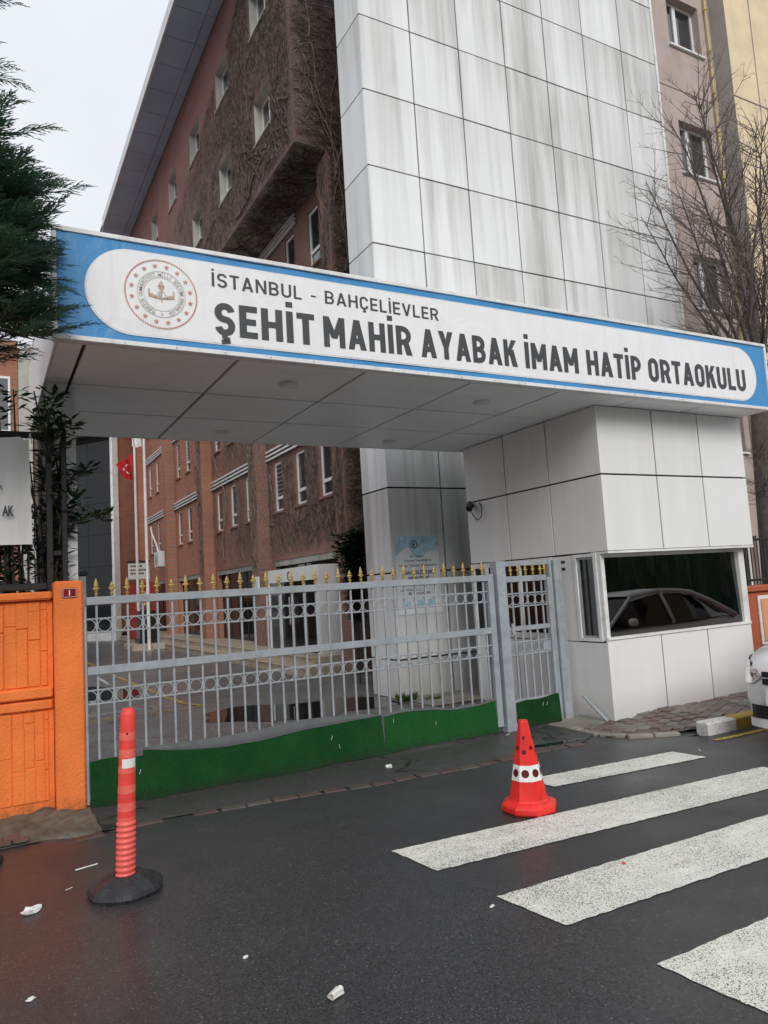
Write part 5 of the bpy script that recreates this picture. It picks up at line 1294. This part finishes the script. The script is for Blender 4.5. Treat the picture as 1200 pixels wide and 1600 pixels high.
def limb(z, az, L_, rise, nsub):
    base = Vector((T.x, T.y, z)); d_ = Vector((math.cos(az), math.sin(az), rise)).normalized(); pts = [base]; n = 9
    for i in range(n):
        d_ = (d_+Vector((rr.uniform(-.06,.06), rr.uniform(-.06,.06), -.05+.03*i/n))).normalized(); pts.append(pts[-1]+d_*L_/n)
    brn.tube(pts, [.022*(1-i/(n+1))+.003 for i in range(n+1)], 5)
    for k in range(nsub):
        t_ = .32+.68*(k+rr.random())/nsub; i = min(n-1, int(t_*n)); p = pts[i].lerp(pts[i+1], t_*n-i); dd = (pts[i+1]-pts[i]).normalized()
        sd = dd.cross(Vector((0,0,1))).normalized()*rr.choice((-1,1))
        spray(p, dd*.9+sd*rr.uniform(.15,.9)+Vector((0,0,rr.uniform(-.12,.28))), rr.uniform(.28,.62)*(1.1-.35*t_), rr.uniform(.3,1.0), 34)
    spray(pts[-2], d_+Vector((0,0,.12)), .4, 1.0, 40)
for k in range(150):
    z = rr.uniform(3.5, 4.5); az = rr.uniform(-1.1, .22)
    top = max(0., (z-4.0)/.5); limb(z, az, rr.uniform(.95, 1.55)*(1-.05*top), rr.uniform(-.02,.28), 12)
for z in (5.2, 5.5, 5.85, 6.2, 6.6, 7.0):
    for q in range(2): limb(z, rr.uniform(-.5,.25), rr.uniform(.92,1.12), rr.uniform(.0,.14), 9)
o = brn.build('branches', m_bark, con); o = fol.build('foliage', m_conif, con); o['kind'] = 'stuff'

def shrub(name, label, stems, leafn, L_, W_, mat, seed, group=None, cat='shrub'):
    rr = random.Random(seed); s0 = stems[0][0]
    t = thing(name, label, cat, s0, group); sm = MB(); lf = MB()
    for st_ in stems:
        pts = [Vector(p) for p in st_]; sm.tube(pts, [.012*(1-i/len(pts))+.003 for i in range(len(pts))], 5)
        for k in range(leafn):
            t_ = rr.uniform(.25, 1)*(len(pts)-1); i = min(len(pts)-2, int(t_)); p = pts[i].lerp(pts[i+1], t_-i)
            a = rr.uniform(0, 2*PI); dr = Vector((math.cos(a), math.sin(a), rr.uniform(-.35,.7)))
            p2 = p+dr*rr.uniform(0,.09)
            if name == 'laurel_shrub' and p2.x < .44 and 2.13 < p2.z < 3.10 and p2.y < 6.76: continue
            nrm = (Vector((0,0,1))+Vector((rr.uniform(-.5,.5),rr.uniform(-.5,.5),0))).normalized()
            leafq(lf, p2, dr, L_*rr.uniform(.6,1.2), W_*rr.uniform(.7,1.2), nrm)
    sm.build('stems', m_bark, t); o = lf.build('foliage', mat, t); o['kind'] = 'stuff'; return t
st = []
rr = random.Random(8)
for k in range(30):
    x = rr.uniform(.06,.60); y = rr.uniform(6.72,6.86); h = rr.choice((rr.uniform(2.1,2.9), rr.uniform(2.8,3.5)))
    st.append([(x,y,0),(x+rr.uniform(-.05,.05),y,h*.5),(x+rr.uniform(-.10,.06),y+rr.uniform(-.1,.0),h*.8),(x+rr.uniform(-.14,.08),y-rr.uniform(.0,.15),h)])
st += [[(.5,6.8,2.3),(.62,6.75,2.62),(.72,6.7,2.72),(.84,6.68,2.74)], [(.45,6.8,2.6),(.52,6.6,2.95),(.6,6.5,3.1),(.68,6.45,3.05)], [(.5,6.8,2.9),(.5,6.6,3.2),(.56,6.5,3.35)], [(.55,6.8,2.0),(.70,6.76,2.3),(.84,6.74,2.36),(.96,6.74,2.33)], [(.5,6.8,2.2),(.64,6.7,2.45),(.72,6.66,2.5)]]
shrub('laurel_shrub', 'dark glossy leaved shrub climbing through the fence over the orange wall', st, 75, .115, .042, m_laurel, 31)
st = []; rr = random.Random(9)
for k in range(12):
    a = rr.uniform(0,6.3); q = rr.uniform(.05,.3); st.append([(5.60,11.3,0),(5.60+q*.3*math.cos(a),11.3+q*.3*math.sin(a),1.4),(5.6+q*.8*math.cos(a),11.3+q*.8*math.sin(a),2.1),(5.6+q*math.cos(a),11.3+q*math.sin(a),rr.uniform(2.3,2.66))])
shrub('round_shrub', 'bushy dark green shrub at the brick corner behind the tower', st, 240, .14, .055, m_laurel, 32)
def weed(label, x, y, n, h, seed):
    rr = random.Random(seed); lf = MB()
    for _ in range(n):
        a = rr.uniform(0,6.3); q = rr.uniform(0,.13); b = Vector((x+q*math.cos(a), y+q*.6*math.sin(a), .02)); dr = Vector((math.cos(a)*.6, math.sin(a)*.6, rr.uniform(.5,1.5))); leafq(lf, b, dr, rr.uniform(.3,1)*h, .022, Vector((math.sin(a),-math.cos(a),.2)))
    o = lf.build('weed_clump', m_weed, loc=(x,y,0)); return tag(o, label, 'weed')
weed('green weed clump at the foot of the tower corner', 5.13, 8.95, 150, .15, 41); weed('low yellowish weeds on the slabs before the tower', 5.45, 8.75, 90, .06, 42)

# bare pollarded tree beyond the booth
bt = thing('bare_tree', 'leafless pollarded street tree with many upright shoots behind the booth', 'tree', (12.0, 7.8, 0))
trunk = MB(); br = MB(); tw_ = MB(); rr = random.Random(77)
tp_ = [Vector((11.72,7.8,0)), Vector((11.72,7.8,1.5)), Vector((11.78,7.8,3.0)), Vector((11.9,7.8,4.4)), Vector((12.02,7.8,5.0))]
trunk.tube(tp_, [.20,.15,.135,.14,.16], 12); trunk.build('trunk', m_bark, bt, True)
def shoot(p, d_, L_, r_, depth):
    n = max(3, int(L_/.28)); pts = [Vector(p)]; q = Vector(d_).normalized()
    for i in range(n):
        q = (q+Vector((rr.uniform(-.09,.09), rr.uniform(-.09,.09), .05+rr.uniform(-.04,.06)))).normalized(); pts.append(pts[-1]+q*L_/n)
    tgt = br if depth == 0 else tw_
    tgt.tube(pts, [r_*(1-.86*i/n) for i in range(n+1)], 5 if depth == 0 else 3, False)
    if depth >= 3: return
    kids = {0: int(L_*6.4), 1: int(L_*7.5), 2: int(L_*5.5)}[depth]
    for k in range(kids):
        t_ = rr.uniform(.15, .98)*n; i = min(n-1, int(t_)); pp = pts[i].lerp(pts[i+1], t_-i); dd = (pts[i+1]-pts[i]).normalized()
        a = rr.uniform(0, 2*PI); o1 = dd.orthogonal().normalized(); o2 = dd.cross(o1); sd = o1*math.cos(a)+o2*math.sin(a)
        shoot(pp, dd*.75+sd*rr.uniform(.5,.95), L_*rr.uniform(.16,.38)*(1.15-.5*t_/n), r_*.36*(1-.5*t_/n)+.0025, depth+1)
for (tx, ty, tz, L_, r_) in ((-2.5,.1,1.35,3.5,.05), (-2.3,-.5,2.2,3.6,.05), (-1.8,.3,2.9,3.9,.055), (-1.2,-.4,3.6,4.3,.06), (-.6,.3,4.2,4.8,.06), (-.15,-.2,4.6,5.2,.065), (.35,.2,4.8,5.4,.065),
                             (.9,-.3,4.6,5.0,.06), (1.5,.3,4.0,4.6,.06), (2.0,-.2,3.0,4.2,.055), (2.4,.2,2.0,3.8,.05), (-2.6,-.1,.55,2.6,.04), (1.0,.5,3.0,4.0,.05), (-1.5,-.6,1.6,2.6,.045)):
    p = Vector((12.02+tx*.07, 7.8+ty*.1, 4.75+tz*.05)); shoot(p, Vector((tx, ty, tz)), L_, r_*.72, 0)
for zc in (2.75, 2.95, 3.5, 4.3):        # tufts of shoots on the trunk
    for _ in range(16):
        a = rr.uniform(2.2, 4.4); shoot((11.76,7.8,zc+rr.uniform(-.12,.12)), Vector((math.cos(a), math.sin(a), rr.uniform(-.1,.6))), rr.uniform(.25,.7), .008, 2)
br.build('boughs', m_bark, bt, True); o = tw_.build('twigs', m_twig, bt); o['kind'] = 'stuff'

# dry creeper over the school front
def uh(Y, Z): return any(h[0]-.02 < Y < h[1]+.02 and h[2]-.02 < Z < h[3]+.02 for h in uph)
def lh(Y, Z): return any(h[0]-.02 < Y < h[1]+.02 and h[2]-.02 < Z < h[3]+.02 for h in low)
rr = random.Random(55); vA = MB(); vB = MB()
def walk(mb, start, ang, step, n, to3, ok, r_, curl=.35, bias=None):
    pts = []; a, b = start; th = ang
    for i in range(n):
        if not ok(a, b): break
        pts.append(to3(a, b, rr.uniform(.005,.05))); th += rr.uniform(-curl, curl)
        if bias is not None: th += (bias-th)*.12
        a += math.cos(th)*step; b += math.sin(th)*step
    if len(pts) > 2: mb.tube(pts, [r_*(1-.6*i/len(pts)) for i in range(len(pts))], 3, False)
ok_up = lambda Y, Z: 12.53 < Y < 27 and 10.4 < Z < 16.4-.33*max(0, Y-13.4) and not uh(Y, Z)
for k in range(4800):
    Y = 12.6+abs(rr.gauss(0, 4.2)); Z = rr.uniform(10.4, 16.2)
    walk(vA if rr.random() < .6 else vB, (Y, Z), PI/2+rr.uniform(-.9,.9), rr.uniform(.06,.11), rr.randint(6,12), lambda a, b, o: (UX-o, a, b), ok_up, rr.choice((.004,.005,.006)), .5)
for k in range(26):        # thick runners sweeping up and away
    walk(vB, (12.6+rr.uniform(0,3), 10.45+rr.uniform(0,1.0)), rr.uniform(.3,1.4), .16, 46, lambda a, b, o: (UX-o-.01, a, b), ok_up, rr.uniform(.014,.03), .22)
ok_end = lambda X, Z: UX < X < 7.3 and 10.4 < Z < 16.9 or (PX < X < 7.3 and .3 < Z <= 10.4)
for k in range(2400):
    Z = rr.uniform(1.5, 16.5); X = rr.uniform(UX if Z > 10.4 else PX, 6.9)
    walk(vB if rr.random() < .6 else vA, (X, Z), rr.choice((0, PI))+rr.uniform(-.9,.9), rr.uniform(.06,.1), rr.randint(6,14), lambda a, b, o: (a, 12.525-o, b), ok_end, rr.choice((.004,.005,.007)), .45)
for k in range(16): walk(vA, (rr.uniform(6.0,6.9), rr.uniform(4,10)), PI/2, .16, 40, lambda a, b, o: (a, 12.50-o, b), ok_end, rr.uniform(.012,.024), .3, PI/2)
ok_sof = lambda X, Y: UX < X < BX and 12.53 < Y < 24
for k in range(420): walk(vB, (rr.uniform(UX, BX), 12.6+abs(rr.gauss(0,3.5))), rr.uniform(0, 6.3), .09, rr.randint(6,14), lambda a, b, o: (a, b, 10.39-o), ok_sof, .008, .5)
ok_low = lambda Y, Z: 13.0 < Y < 26 and 2.45 < Z < 10.3 and not lh(Y, Z)
def to_low(a, b, o): return (BX-o-.01, a, b)
for k in range(4600):
    Y = 13+abs(rr.gauss(0, 4.2)); Z = rr.uniform(2.5, 8.6)
    walk(vA if rr.random() < .5 else vB, (Y, Z), PI/2+rr.uniform(-1.2,1.2), rr.uniform(.06,.1), rr.randint(6,14), to_low, ok_low, rr.choice((.0035,.005)), .5)
for k in range(30): walk(vA, (13.1+rr.uniform(0,9), rr.uniform(2.5,4)), rr.uniform(.4,2.6), .15, 40, to_low, ok_low, rr.uniform(.012,.022), .35)
for a_, b_ in pier_y[:3]:
    okp = lambda Y, Z: a_ < Y < b_ and .8 < Z < 10.3
    for k in range(260 if a_ < 13 else 150): walk(vA if rr.random() < .6 else vB, (rr.uniform(a_, b_), rr.uniform(2.2, 10)), PI/2+rr.uniform(-.6,.6), .09, 12, lambda a, b, o: (PX-o, a, b), okp, .008, .35)
t = thing('climbing_vine', 'bare brown climbing vine spreading over the brick school front', 'vine', (6, 12.5, .3))
o = vA.build('pale_stems', m_vine, t); o['kind'] = 'stuff'; o = vB.build('dark_stems', m_vined, t); o['kind'] = 'stuff'

# ---------------------------------------------------------------- the far side of the street, seen only as reflections in the glass
hd = thing('street_hedge', 'long dark clipped hedge along the opposite side of the street', 'hedge', (6, -9, 0))
rr = random.Random(12)
def hedge(u, v):
    x = -16+u*48; a = v*PI; return (x, -9.4+math.cos(a)*.9+rr.uniform(-.12,.12), max(0, math.sin(a)*(4.6+.3*math.sin(x*.8))+rr.uniform(-.12,.12)))
MB().grid(hedge, 180, 12).build('foliage', m_laurel, hd)
op = thing('opposite_building', 'plain beige building across the street behind the hedge', 'building', (8, -16, 0))
MB().box(-12, 32, -20, -14.5, 0, 6.5).build('wall', m_beige, op)
